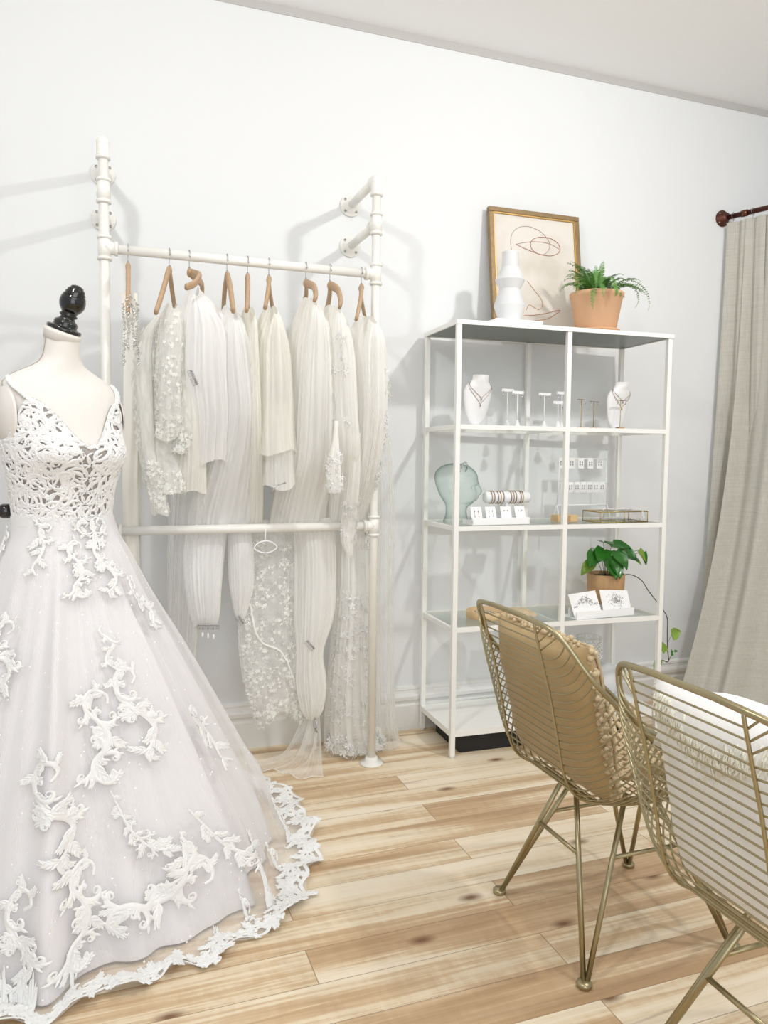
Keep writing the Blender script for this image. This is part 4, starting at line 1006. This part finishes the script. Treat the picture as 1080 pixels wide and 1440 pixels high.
m = MB(); m.grid(head, 72, 80, cu=True); m.build('glass_shell', M['glassgreen'], t)
m = MB(); rr = random.Random(4)
for i in range(46):
    q = -1.45 + 2.9*i/45; z = .20+.045*cos(q); x = .082*sin(q)*.93; y = .022 + .012*cos(q)
    for _ in range(2): m.ell((x+rr.uniform(-.004,.004), y+rr.uniform(-.005,.005), z+.008+rr.uniform(-.004,.006)), (rr.uniform(.0012,.003),)*3, 5, 4)
t2 = thing('beaded_headband', 'fine beaded bridal headband resting on the green glass head', 'headband', (hx,hy,H3), radians(-128)); m.build('bead_row', M['crystal'], t2)

# ---- tiered earring card holder
def local_on(u, v, z): return S(u, v, z)
t = thing('earring_card_holder', 'white stepped acrylic holder with four earring cards on the middle shelf', 'jewelry display', S(.235, .255, H3), SR+radians(3))
m = MB(); m.box(-.135,-.045,0,.135,.045,.006); m.box(-.135,-.045,.006,.135,-.040,.028); m.box(-.135,-.045,.006,-.131,.045,.02); m.box(.131,-.045,.006,.135,.045,.02); m.build('tray', M['card'], t, False)
m = MB(); m.box(-.11,.02,.006,.11,.045,.03); m.build('step', M['greycard'], t, False)
rr = random.Random(8)
for k, x in enumerate((-.106,-.038,.032,.100)):
    c = MB(); c.box(-.024,-.0008,0,.024,.0008,.068); o = c.build('earring_card', M['card'], t, False, loc=(x,-.036,.008), rot=(radians(-20),0,radians(rr.uniform(-3,3))))
    for s in (-1, 1):
        e = MB(); e.ell((s*.008,-.002,.050), (.003,.0015,.003), 8, 6)
        if k in (0, 1): e.tube([(s*.008,-.002,.050),(s*.009,-.002,.030)], .0006, 4); e.ell((s*.009,-.002,.027), (.002,.001,.004), 6, 5)
        e.build('earring', M['neckl'] if k in (0, 2) else M['silver'], o)
# ---- bracelet roll
t = thing('bracelet_roll', 'white bracelet roll stacked with thin bangles behind the earring cards', 'jewelry display', S(.335, .15, H3), SR)
m = MB(); m.box(-.05,-.035,0,.05,.035,.008); m.tube([(0,0,.008),(0,0,.085)], .008, 12); m.build('stand', M['white'], t, False, .002)
m = MB(); m.lathe([(0,-.108),(.020,-.108),(.025,-.102),(.025,.102),(.020,.108),(0,.108)], (0,0,.105), 28, axis='x'); m.build('roll', M['white'], t)
for k, x in enumerate((-.082,-.070,-.052,-.040,-.026,.010,.022,.034,.056,.066)):
    P = [(x, .0275*cos(a), .105+.0275*sin(a)) for a in [2*pi*i/28 for i in range(28)]]
    m = MB(); m.tube(P, .0018, 6, closed=True)
    o = m.build('bracelet', M['neckl'] if k % 3 else M['brass'], None); o.parent = None
    o.location = t.location; o.rotation_euler = t.rotation_euler
    tag(o, 'thin metal bangle pushed onto the white bracelet roll', 'bracelet', 'bangles on the bracelet roll')
# ---- earring rack
t = thing('earring_rack', 'white wire earring rack with two rows of crystal earring cards', 'jewelry display', (2.075, -.12, H3), SR)
m = MB()
for s in (-1, 1): m.tube([(s*.132,0,.062),(s*.122,0,.275)], .003, 6); m.tube([(s*.132,0,.062),(s*.135,-.03,.0)], .003, 6); m.tube([(s*.132,0,.062),(s*.135,.03,.0)], .003, 6)
for z in (.062,.165,.275): m.tube([(-.13,0,z),(.13,0,z)], .003, 6)
m.build('wire_frame', M['white'], t)
for z, n in ((.275,5),(.165,7)):
    for k in range(n):
        x = -.10 + .20*k/(n-1) - (.015 if n == 5 else 0)
        c = MB(); c.box(-.015,-.003,-.045,.015,-.002,.004); o = c.build('earring_card', M['card'], t, False, loc=(x,-.003,z))
        for s in (-1, 1):
            e = MB(); e.ell((s*.006,-.005,-.014), (.0035,.002,.005), 6, 5); e.ell((s*.006,-.005,-.026), (.003,.0018,.006), 6, 5); e.build('earring', M['silver'], o)
# ---- glass box, wooden block
t = thing('glass_jewelry_box', 'flat brass-edged glass jewelry box on the middle shelf', 'box', S(.805, .265, H3), SR+radians(4))
m = MB(); X, Y, Z = .125, .062, .048
for a in (-1,1):
    for b in (-1,1):
        m.tube([(-X,a*Y,Z if b > 0 else .003),(X,a*Y,Z if b > 0 else .003)], .0022, 4); m.tube([(a*X,-Y,Z if b > 0 else .003),(a*X,Y,Z if b > 0 else .003)], .0022, 4); m.tube([(a*X,b*Y,.001),(a*X,b*Y,Z)], .0022, 4)
m.tube([(.0,-Y,.003),(.0,-Y,Z)], .0018, 4); m.build('brass_edges', M['brass'], t)
m = MB(); m.box(-X,-Y,.002,X,Y,.0035); m.box(-X,-Y,Z-.001,X,Y,Z+.001); m.box(-X,-Y,.004,X,-Y+.001,Z-.002); m.box(-X,Y-.001,.004,X,Y,Z-.002); m.box(-X,-Y,.004,-X+.001,Y,Z-.002); m.box(X-.001,-Y,.004,X,Y,Z-.002)
m.build('glass_panes', M['glassclear'], t, False)
m = MB(); rr = random.Random(14)
for _ in range(60): m.ell((rr.uniform(-.02,.11), rr.uniform(-.05,.05), .007+rr.uniform(0,.004)), (rr.uniform(.001,.003),)*3, 5, 4)
t3 = thing('crystal_hair_vine', 'crystal hair vine lying inside the brass-edged glass box', 'hair jewelry', S(.805,.265,H3), SR); m.build('beads', M['silver'], t3)
t4 = thing('pearl_hair_vine', 'pearl and leaf hair vine resting on the lid of the glass box', 'hair jewelry', S(.80,.255,H3+.0495), SR)
m = MB()
P = smooth_path([(-.05,0,.002),(-.02,.02,.004),(.01,-.01,.002),(.05,.0,.004),(.09,-.04,.002),(.10,-.067,.0),(.10,-.085,-.03)], 6); m.tube(P, .0008, 4)
for p in P:
    m.ell(p + Vector((rr.uniform(-.004,.004), rr.uniform(-.004,.004), .003)), (.003,.002,.002), 6, 5)
m.build('beads', M['white'], t4)
t = thing('wooden_block', 'small light wooden display block left of the glass jewelry box', 'block', S(.585, .21, H3), SR)
m = MB(); m.box(-.05,-.03,0,.05,.03,.030); m.build('block', M['tray'], t, False, .002); m = MB(); m.box(-.016,-.0302,.002,.014,-.030,.028); m.build('slot', M['potwood'], t, False)

# ---- lower shelf: planter, cards, tray
px_, py_ = 2.170, -.185
t = thing('potted_pothos', 'pothos with glossy heart leaves and a trailing vine in a wooden planter', 'plant', (px_, py_, H4))
m = MB(); 
for k in range(3):
    a = 2*pi*k/3+.5; m.tube([(.035*cos(a),.035*sin(a),.024),(.046*cos(a),.046*sin(a),.003)], .0035, 6)
m.tube([(.04*cos(a),.04*sin(a),.02) for a in [2*pi*i/20 for i in range(20)]], .003, 6, closed=True); m.build('stand', M['black'], t)
m = MB(); m.lathe([(0,.020),(.045,.020),(.062,.028),(.076,.050),(.083,.085),(.086,.155),(.084,.158),(.078,.157),(.076,.145),(0,.145)], (0,0,0), 44); m.build('planter', M['potwood'], t)
m = MB(); m.lathe([(0,.143),(.076,.143),(.04,.150),(0,.152)], (0,0,0), 24, cap=False); m.build('soil', M['soil'], t)
def heart(m, base, direction, up, ln, wd, curl=.25):
    d = Vector(direction).normalized(); upv = Vector(up); side = d.cross(upv).normalized(); nrm = side.cross(d).normalized(); base = Vector(base)
    n = 9; vs = []; 
    for i in range(n+1):
        q = i/n; w = wd*(sin(pi*min(1, q**.62*.98+.02))**.75)*(1-.25*q)
        back = -.10*ln*sin(pi*min(1, q*4)) if q < .25 else 0
        c = base + d*ln*q - nrm*curl*ln*q*q*.6
        for k in range(5):
            s = (k-2)/2; vs.append(c + side*w*s - nrm*abs(s)**1.5*wd*-.22 + d*(back*abs(s)*1.5))
    m.add(vs, [(i*5+k, i*5+k+1, (i+1)*5+k+1, (i+1)*5+k) for i in range(n) for k in range(4)])
LV = [((-.10,-.03,.215),(-.75,-.2,-.55),(0,-.6,.8),.085,.030,1),((-.035,-.03,.27),(-.6,-.5,-.35),(0,-.5,.85),.10,.042,0),((-.02,.0,.30),(-.1,-.6,.05),(0,-.5,.9),.09,.040,0),((.03,.0,.29),(.4,-.5,-.05),(0,-.6,.8),.085,.040,0),
      ((-.03,-.05,.24),(.1,-.6,-.85),(0,-.8,.4),.11,.045,0),((.02,-.04,.265),(.2,-.7,-.75),(0,-.8,.5),.10,.042,0),((.06,-.02,.28),(.5,-.5,-.4),(0,-.6,.7),.09,.038,0),((.085,-.02,.245),(.8,-.3,-.3),(0,-.6,.8),.075,.034,0),
      ((.155,-.03,.265),(.55,-.2,-.75),(0,-.7,.6),.075,.022,1),((.185,-.03,.255),(.1,-.2,-1),(-.5,-.7,.2),.065,.014,0),((.135,-.03,.225),(.6,-.2,-.5),(0,-.6,.7),.045,.016,1),((-.06,-.02,.26),(-.75,-.45,-.5),(0,-.4,.8),.11,.044,0),((.0,-.06,.22),(.0,-.7,-.9),(0,-.9,.4),.085,.036,0)]
for (b_, d_, u_, ln, wd, c_) in LV:
    m = MB(); heart(m, b_, d_, u_, ln, wd); m.build('leaf', M['leaflight'] if c_ else M['leaf'], t)
    m = MB(); m.tube(smooth_path([(b_[0]*.25, b_[1]*.4, .148), (b_[0]*.6, b_[1]*.7, (b_[2]+.17)/2+.02), b_], 5), .0013, 5); m.build('petiole', M['leaf'], t)
m = MB(); m.tube(smooth_path([(.06,-.03,.150),(.095,-.06,.155),(.120,-.10,.135),(.128,-.145,.09),(.150,-.19,.035),(.175,-.212,-.015),(.178,-.215,-.08),(.182,-.215,-.16),(.190,-.215,-.215),(.165,-.215,-.212),(.12,-.215,-.195)], 6), .0022, 6)
m.tube([(.190,-.215,-.215),(.205,-.215,-.19),(.215,-.215,-.17)], .0014, 5); m.tube([(.183,-.215,-.13),(.20,-.215,-.10)], .001, 4); m.build('vine', M['stem'], t)
for (b_, d_, ln, wd, c_) in (((.195,-.22,-.095),(1,0,.25),.052,.030,1),((.165,-.22,-.17),(-.5,0,1),.055,.018,1),((.13,-.22,-.20),(-.35,0,-1),.065,.024,1),((.215,-.22,-.17),(1,0,-.15),.022,.006,0),((.205,-.22,-.19),(-.2,0,1),.03,.007,0),((.02,-.195,-.02),(0,0,-1),.03,.012,0)):
    if b_[0] < .1: continue
    m = MB(); heart(m, b_, d_, (0,-1,.1), ln, wd, .1); m.build('leaf', M['leaflight'] if c_ else M['leaf'], t)

t = thing('hair_vine_card_holder', 'white acrylic tray holding two cards of crystal hair vines before the planter', 'jewelry display', S(.727, .272, H4), SR+radians(6))
m = MB(); m.box(-.155,-.055,0,.155,.05,.006); m.box(-.155,-.055,.006,.155,-.050,.032); m.box(-.155,.0,.006,.155,.004,.045); m.build('tray', M['card'], t, False)
rr = random.Random(17)
for k, (x, w, r1) in enumerate(((-.085,.072,-4),(.075,.078,4))):
    c = MB(); c.box(-w,-.001,0,w,.001,.105); o = c.build('display_card', M['card'], t, False, loc=(x,-.044,.010), rot=(radians(-24),radians(r1),0))
    e = MB()
    for i in range(130):
        if k == 0: q = rr.gauss(0,.5); ex, ez = q*.062, .058+.012*cos(q*3)+rr.gauss(0,.009)*(1.3-abs(q))
        else: a = rr.uniform(0,6.28); rd = abs(rr.gauss(0,.5))*.055; ex, ez = rd*cos(a)*1.1, .058+rd*sin(a)*.8
        if abs(ex) > w-.004 or not .01 < ez < .1: continue
        e.ell((ex,-.003,ez), (rr.uniform(.001,.0028),.0015,rr.uniform(.001,.0028)), 5, 4)
    e.build('hair_vine', M['silver'], o)
t = thing('round_jewelry_tray', 'round light wooden tray with small jewelry at the left of the lower glass shelf', 'tray', (1.535, -.225, H4))
m = MB(); m.lathe([(0,0),(.085,0),(.088,.004),(.088,.030),(.084,.032),(.080,.030),(.080,.008),(0,.008)], (0,0,0), 40); m.build('rim', M['tray'], t)
m = MB()
for _ in range(70): a = rr.uniform(0,6.28); q = rr.uniform(0,.07); m.ell((q*cos(a), q*sin(a), .010+rr.uniform(0,.012)), (rr.uniform(.002,.006),)*3, 6, 5)
t5 = thing('jewelry_pieces', 'heap of small pearl and crystal pieces in the round wooden tray', 'jewelry', (1.535,-.225,H4)); m.build('pieces', M['crystal'], t5); t5['kind'] = 'stuff'
# folded lace piece on lower shelf
t = thing('folded_lace_wrap', 'folded cream lace wrap lying on the lower glass shelf beside the round tray', 'fabric', (1.68,-.22,H4))
m = MB(); m.grid(lambda u, v: (lerp(-.055,.075,u), lerp(-.06,.06,v), .003+.026*(sin(pi*u)**.4)*(sin(pi*v)**.4)+.003*sin(u*20+v*7)), 30, 24); o = m.build('cloth', M['rope'], t)

# ---- bottom shelf: glass jar with candle, white bowl
t = thing('patterned_jar', 'white patterned glass candle jar on the bottom shelf', 'jar', (2.075,-.20,.1122))
m = MB(); m.lathe([(0,0),(.055,0),(.06,.01),(.06,.29),(.056,.295),(.052,.29),(.052,.012),(0,.012)], (0,0,0), 36); m.build('jar_body', M['glassclear'], t)
m = MB(); m.lathe([(0,.013),(.050,.013),(.050,.20),(0,.20)], (0,0,0), 30); m.build('wax', M['candle'], t)
m = MB()
for j in range(9):
    for k in range(22): a = 2*pi*(k+.5*(j%2))/22; m.ell((.061*cos(a), .061*sin(a), .20+j*.010), (.004,.004,.003), 5, 4)
m.build('beaded_band', M['white'], t)
t = thing('round_white_vessel', 'rounded white ceramic vessel right of the patterned jar on the bottom shelf', 'vase', (2.195,-.17,.1122))
m = MB(); m.lathe([(0,0),(.04,0)]+[(.075*sin(a), .078-.078*cos(a)) for a in [radians(35+9*i) for i in range(15)]]+[(0,.155)], (0,0,0), 32); m.build('body', M['vase'], t)
t = thing('shade_block', 'low black block standing in for the deep shade below the bottom shelf', 'box', S(.40,.17,0), SR)  # added block, its black stands in for deep shade under the unit
m = MB(); m.box(-.34,-.14,0,.50,.12,.070); m.build('shade_body', M['undershade'], t, False, .003)
m = MB(); m.box(-.343,-.143,.060,.503,.123,.084); m.build('lid', M['undershade'], t, False, .002)  # upper slab of the same painted shade

# ------------------------------------------------------------------ wire chairs
def chair():
    t = thing('wire_chair', 'x', 'chair', (0,0,0))
    PRO = [(-.325,.835),(-.305,.760),(-.285,.690),(-.268,.62),(-.253,.55),(-.238,.485),(-.215,.435),(-.17,.402),(-.10,.388),(-.02,.385),(.06,.388),(.14,.396),(.21,.405),(.262,.402)]
    RIM = [(-.325,.13,.842),(-.312,.175,.832),(-.292,.208,.803),(-.265,.235,.755),(-.235,.252,.715),(-.19,.264,.668),(-.135,.271,.622),(-.06,.276,.590),(.03,.275,.578),(.12,.268,.560),(.18,.258,.510),(.225,.240,.455),(.262,.205,.418)]
    pro = smooth_path([(x,0,z) for x, z in PRO], 8); rim = smooth_path(RIM, 8)
    def arc(P):
        s = [0]
        for i in range(1, len(P)): s.append(s[-1] + (P[i]-P[i-1]).length)
        return s
    ap, ar = arc(pro), arc(rim)
    def at(P, s, d):
        for i in range(len(P)-1):
            if s[i+1] >= d: return P[i].lerp(P[i+1], (d-s[i])/max(1e-9, s[i+1]-s[i]))
        return P[-1]
    def row(tt, half=.13):
        c = at(pro, ap, ap[-1]*tt); r = at(rim, ar, ar[-1]*(tt**.92)); out = []
        for i in range(6): out.append(Vector((c.x, half*i/6*1.0, c.z)))
        P0 = Vector((c.x, half, c.z)); P2 = r
        P1 = Vector((lerp(c.x, r.x, .12), lerp(half, r.y, .95), lerp(c.z, r.z, .10)))
        if tt < .08: P1 = P0.lerp(P2, .5)
        for i in range(11):
            q = i/10; out.append(P0*(1-q)**2 + P1*2*q*(1-q) + P2*q*q)
        return out
    def full(tt): 
        h = row(tt); return [Vector((p.x, -p.y, p.z)) for p in h[::-1]] + h[1:]
    # rim loop
    side = rim; loop = [Vector((p.x, p.y, p.z)) for p in side] + [Vector((.272,.10,.405)), Vector((.275,0,.400)), Vector((.272,-.10,.405))] + [Vector((p.x,-p.y,p.z)) for p in side[::-1]] + [Vector((-.328,.07,.846)),Vector((-.328,-.07,.846))][::-1]
    m = MB(); m.tube(loop, .0062, 10, closed=True); m.build('rim', M['gold'], t)
    m = MB()
    for i in range(1, 44): m.tube(full(i/44.5), .0021, 6)
    m.build('wire_shell', M['golddark'], t)
    for s in (-1, 1):
        m = MB(); P = [(-.327, s*.13, .843)]
        for i in range(45):
            c = at(pro, ap, ap[-1]*i/44); P.append((c.x-.003, s*.13, c.z-.001))
        m.tube(P, .0036, 6); m.build('spine_wire', M['gold'], t)
    FXY = .217, .202
    for sx in (-1, 1):
        for sy in (-1, 1):
            m = MB(); f_ = Vector((sx*FXY[0], sy*FXY[1], .012))
            m.tube([f_ + Vector((-sx*.003, -sy*.008, 0)), (sx*.135, sy*.030, .386)], .0068, 8); m.tube([f_ + Vector((-sx*.009, -sy*.001, 0)), (sx*.032 if sx < 0 else .045, sy*.092, .386)], .0068, 8)
            lg = m.build('leg', M['gold'], t)
            m = MB(); m.lathe([(0,0),(.015,0),(.018,.003),(.018,.010),(.015,.014),(0,.015)], (f_.x, f_.y, 0), 20); m.build('foot_pad', M['gold'], lg)
    for sx in (-1, 1):
        q = .25/.386; a = lerp(FXY[0], .135, q); b = lerp(FXY[1], .03, q)
        m = MB(); m.tube([(sx*a, -b, .25), (sx*a, b, .25)], .0055, 8); m.build('stretcher', M['gold'], t)
    for sy in (-1, 1):
        b = lerp(FXY[1], .092, .25/.386); m = MB(); m.tube([(lerp(-FXY[0], -.032, .25/.386), sy*b, .25), (lerp(FXY[0], .045, .25/.386), sy*b, .25)], .0055, 8); m.build('stretcher', M['gold'], t)
    m = MB()
    for sx in (-1, 1): m.tube([(sx*.135 if sx < 0 else .135, -.11, .384), (sx*.135, .11, .384)], .005, 8)
    m.tube(smooth_path([(-.135,-.10,.384),(-.03,-.115,.381),(.135,-.10,.384)],5), .005, 8); m.tube(smooth_path([(-.135,.10,.384),(-.03,.115,.381),(.135,.10,.384)],5), .005, 8)
    m.build('seat_bracket', M['gold'], t)
    return t
c1 = chair(); c1.location = (1.237, -1.510, 0); c1['label'] = 'gold wire shell chair holding the camel cushion, in front of the shelving'
c2 = dup(c1); c2.location = (1.205, -2.148, 0); c2['label'] = 'gold wire shell chair holding the white frayed cushion, nearest the viewer'
for c in (c1, c2): c['group'] = 'gold wire chairs'

def pillow(m, W, Hh, Tk, n=28, wr=.0, seed=0, sharp=.35):
    rr = random.Random(seed); a, b = rr.uniform(0,6), rr.uniform(0,6)
    def f(u, v, s):
        x, z = u*2-1, v*2-1
        e = max(0, (1-abs(x)**3))**sharp*max(0, (1-abs(z)**3))**sharp
        pin = 1 - .07*(1-abs(z)**2)*abs(x)**4*0 
        X = x*W/2*(1-.06*(1-abs(z)**2*1.0)*0-.05*(1-z*z)*abs(x)); Z = z*Hh/2*(1-.05*(1-x*x)*abs(z))
        wob = wr*(sin(7*x+5*z+a)*.5 + sin(13*z-4*x+b)*.35)*e
        return (X, s*(Tk/2*e) + wob, Z)
    m.grid(lambda u, v: f(u, v, -1), n, n); m.grid(lambda u, v: f(1-u, v, 1), n, n)
    return f
# camel cushion: stands on the seat, leaning on the back (local y = across chair, x = front/back)
t = thing('camel_cushion', 'camel cotton cushion with a knotted macrame front propped in the nearer-to-wall wire chair', 'cushion', (1.237-.178, -1.492, .600), radians(90), rx=0)
t.rotation_euler = (radians(-13), 0, radians(90))
m = MB(); f = pillow(m, .415, .385, .12, 40, .006, 2, .42); m.build('cover', M['tan'], t)
m = MB(); rr = random.Random(31)
for i in range(17):         # macrame face: crossing cords
    for s in (-1, 1):
        P = []
        for j in range(30):
            v = j/29; u = (i/16 + s*.06*sin(v*22)+ .0); u = max(.03, min(.97, u)); x, y, z = f(u, max(.03,min(.97,v)), -1); P.append((x, y-.005, z))
        m.tube(P, .0042, 5)
m.build('macrame_front', M['rope'], t)
m = MB()
for i in range(150):
    sd = rr.choice((0, 0, 1, 1, 2)); q = rr.uniform(-1, 1)
    if sd == 0: p = (-.203, 0, q*.185)
    elif sd == 1: p = (.203, 0, q*.185)
    else: p = (q*.185, 0, .188)
    for _ in range(2): m.ell((p[0]+rr.uniform(-.008,.008), p[1]-.004+rr.uniform(-.010,.008), p[2]+rr.uniform(-.008,.008)), (rr.uniform(.004,.008),)*3, 6, 5)
m.build('knotted_edge', M['rope'], t)
# seat mat of woven rope in the first chair
t = thing('woven_seat_pad', 'woven rope seat pad lying in the wire chair with the camel cushion', 'seat pad', (1.237+.06, -1.510, .404))
m = MB()
for i in range(15):
    x = -.12 + .26*i/14; P = [(x, -.19+.38*j/24, .014 + .0035*sin(j*1.57*1+i*pi) + .085*(abs(-.19+.38*j/24)/.19)**3.2*(1)) for j in range(25)]; m.tube(P, .006, 5)
for j in range(15):
    y = -.18 + .36*j/14; P = [(-.125+.27*i/20, y, .014 - .0035*sin(i*1.57+j*pi) + .085*(abs(y)/.19)**3.2) for i in range(21)]; m.tube(P, .005, 5)
m.build('weave', M['rope'], t)
# white cushions chair 2
t = thing('white_cushion', 'white cotton cushion with frayed cream patches propped in the nearest wire chair', 'cushion', (1.205-.175, -2.150, .605), radians(90))
t.rotation_euler = (radians(-13), 0, radians(90))
m = MB(); f = pillow(m, .385, .41, .12, 30, .004, 5, .42); m.build('cover', M['whitecush'], t)
m = MB(); rr = random.Random(41)
for _ in range(230):
    u = rr.uniform(.04,.96); v = .86 + .05*sin(u*9) + rr.gauss(0,.03); v = min(.96, v); x, y, z = f(u, v, 1)
    m.tube([(x, y, z), (x+rr.uniform(-.006,.006), y+.005, z-.008), (x+rr.uniform(-.010,.010), y+.004+rr.uniform(0,.004), z-.018-rr.uniform(0,.01))], [.0022,.0018,.0008], 4)
for _ in range(160):
    s = rr.choice((-1,1)); q = rr.uniform(-.2,.2); p = Vector((s*.188, 0, q)); m.tube([p, p+Vector((s*.012,rr.uniform(-.006,.006),-.006)), p+Vector((s*.018,rr.uniform(-.008,.008),-.02))], [.002,.0016,.0007], 4)
m.build('frayed_fringe', M['fringe'], t)
t = thing('white_throw', 'plain white folded throw laid over the top of the frayed white cushion', 'blanket', (1.205+.02, -2.15, .60))
m = MB()
def thr(u, v):
    s = v*2-1
    x = lerp(-.225, -.10, u); y = .20*s; z = .178 - 5*(u-.45)**2*.05 + .004*sin(u*9+v*6) - .07*abs(s)**4
    return (x, y, z)
m.grid(thr, 26, 30); m.build('cloth', M['whitecush'], t, solid=.018)

# ------------------------------------------------------------------ curtain and rod
d0 = Vector((.3246, -.9458, 0)).normalized(); r0 = Vector((2.937, 0, 2.430))
t = thing('curtain_rod', 'dark copper pipe curtain rod fixed to the wall by a round flange', 'curtain rod', tuple(r0))
m = MB(); m.tube([d0*.004, d0*1.35], .0125, 14); m.build('pipe', M['copper'], t)
m = MB(); m.lathe([(0,0),(.040,0),(.040,.007),(.024,.010),(.021,.035),(0,.035)], (0,0,0), 28, axis='y'); fl = m.build('wall_flange', M['copper'], t)
m = MB(); m.tube([d0*.10, d0*.13], .016, 14); m.tube([d0*1.32, d0*1.36], .018, 14); m.build('coupling', M['copper'], t)
for k in range(4):
    a = pi/4+k*pi/2; m = MB(); m.lathe([(0,.007),(.005,.007),(.004,.012),(0,.012)], (.031*cos(a),0,.031*sin(a)), 8, axis='y'); m.build('screw', M['bolt'], fl)
t = thing('fitting_room_curtain', 'heavy beige linen curtain gathered beside the wall on the copper rod', 'curtain', (0,0,0))
perp = Vector((d0.y, -d0.x, 0))     # towards -x
def curt(u, v, s0, s1, b0, b1, nf, amp, ph, zb, zt=2.400, flare=1.6):
    top = r0 + d0*lerp(s0, s1, u) ; top.z = zt
    bot = Vector(b0).lerp(Vector(b1), u); bot.z = zb
    q = v**flare; p = Vector((lerp(top.x, bot.x, q), lerp(top.y, bot.y, q), lerp(zt, zb, v)))
    w = amp*(.45+.9*v)*(sin(nf*2*pi*u+ph) + .35*sin(nf*4.3*pi*u+1+v*1.5))*(.6+.4*sin(3*u+ph))
    return p - perp*(-w)
m = MB(); m.grid(lambda u, v: curt(u, v, .03, .22, (2.84,-.06,0), (3.02,-.30,0), 2.5, .020, .4, .03, flare=1.5), 60, 50); m.build('back_panel', M['curtain'], t)
m = MB(); m.grid(lambda u, v: curt(u, v, .13, 1.15, (2.50,-.30,0), (3.55,-.95,0), 5, .045, 2.6, .02, flare=2.9), 260, 60); m.build('front_panel', M['curtain'], t)
m = MB()
for i in range(12):
    c = r0 + d0*(.06+.098*i); m.tube([c + perp*.017*cos(a)*1 + Vector((0,0,.017*sin(a)+.0)) for a in [2*pi*k/18 for k in range(18)]], .0015, 5, closed=True)
    m.tube([c+Vector((0,0,-.017)), c+Vector((0,0,-.034))], .0012, 5)
m.build('ring_clips', M['chrome'], t)

# ------------------------------------------------------------------ lights, world, camera
def area(name, loc, target, size, power, color=(1,1,1), shape='DISK', spread=None):
    d = bpy.data.lights.new(name, 'AREA'); d.energy = power; d.size = size; d.shape = shape; d.color = color
    if spread: d.spread = spread
    o = bpy.data.objects.new(name, d); col.objects.link(o); o.location = loc
    o.rotation_euler = (Vector(target)-Vector(loc)).to_track_quat('-Z', 'Y').to_euler(); return o
area('track_light_right', (2.15,-1.98,2.92), (1.0,-.1,1.0), .13, 25, (1,.995,.985))
area('track_light_left', (-.48,-1.95,2.85), (.9,-.1,1.0), .13, 15, (1,.995,.985))
area('overhead_fill', (.9,-3.2,2.96), (.9,-2.4,0), 2.2, 34, (.98,.99,1), 'SQUARE')  # broad fill light added under the ceiling to brighten the room
area('rear_fill', (.3,-5.0,1.5), (.8,0,1.1), 2.4, 38, (.94,.97,1), 'SQUARE')  # large fill light added behind the camera
w = bpy.data.worlds.new('room_light'); sc.world = w; w.use_nodes = True
w.node_tree.nodes['Background'].inputs[0].default_value = (.93,.965,1,1); w.node_tree.nodes['Background'].inputs[1].default_value = .66
cam = bpy.data.cameras.new('camera'); co = bpy.data.objects.new('camera', cam); col.objects.link(co)
cam.sensor_fit = 'VERTICAL'; cam.sensor_height = 36; cam.lens = 1076.71/1440*36; cam.clip_start = .05
pt, ro, yw = radians(3.9588), radians(.59157), radians(20.058)
Fv = Vector((sin(yw)*cos(pt), cos(yw)*cos(pt), -sin(pt))); Rv = Vector((cos(yw), -sin(yw), 0)); Uv = Rv.cross(Fv)
R2 = Rv*cos(ro) + Uv*sin(ro); U2 = -Rv*sin(ro) + Uv*cos(ro)
mat = Matrix((R2, U2, -Fv)).transposed().to_4x4(); mat.translation = Vector((0,-3.1304,1.20678)); co.matrix_world = mat
sc.camera = co
sc.view_settings.view_transform = 'Standard'; sc.view_settings.look = 'None'; sc.view_settings.exposure = -0.13; sc.view_settings.gamma = 1
sc.cycles.transparent_max_bounces = 28; sc.cycles.max_bounces = 10; sc.cycles.diffuse_bounces = 7; sc.cycles.glossy_bounces = 4; sc.cycles.use_denoising = True
sc.cycles.sample_clamp_indirect = 6
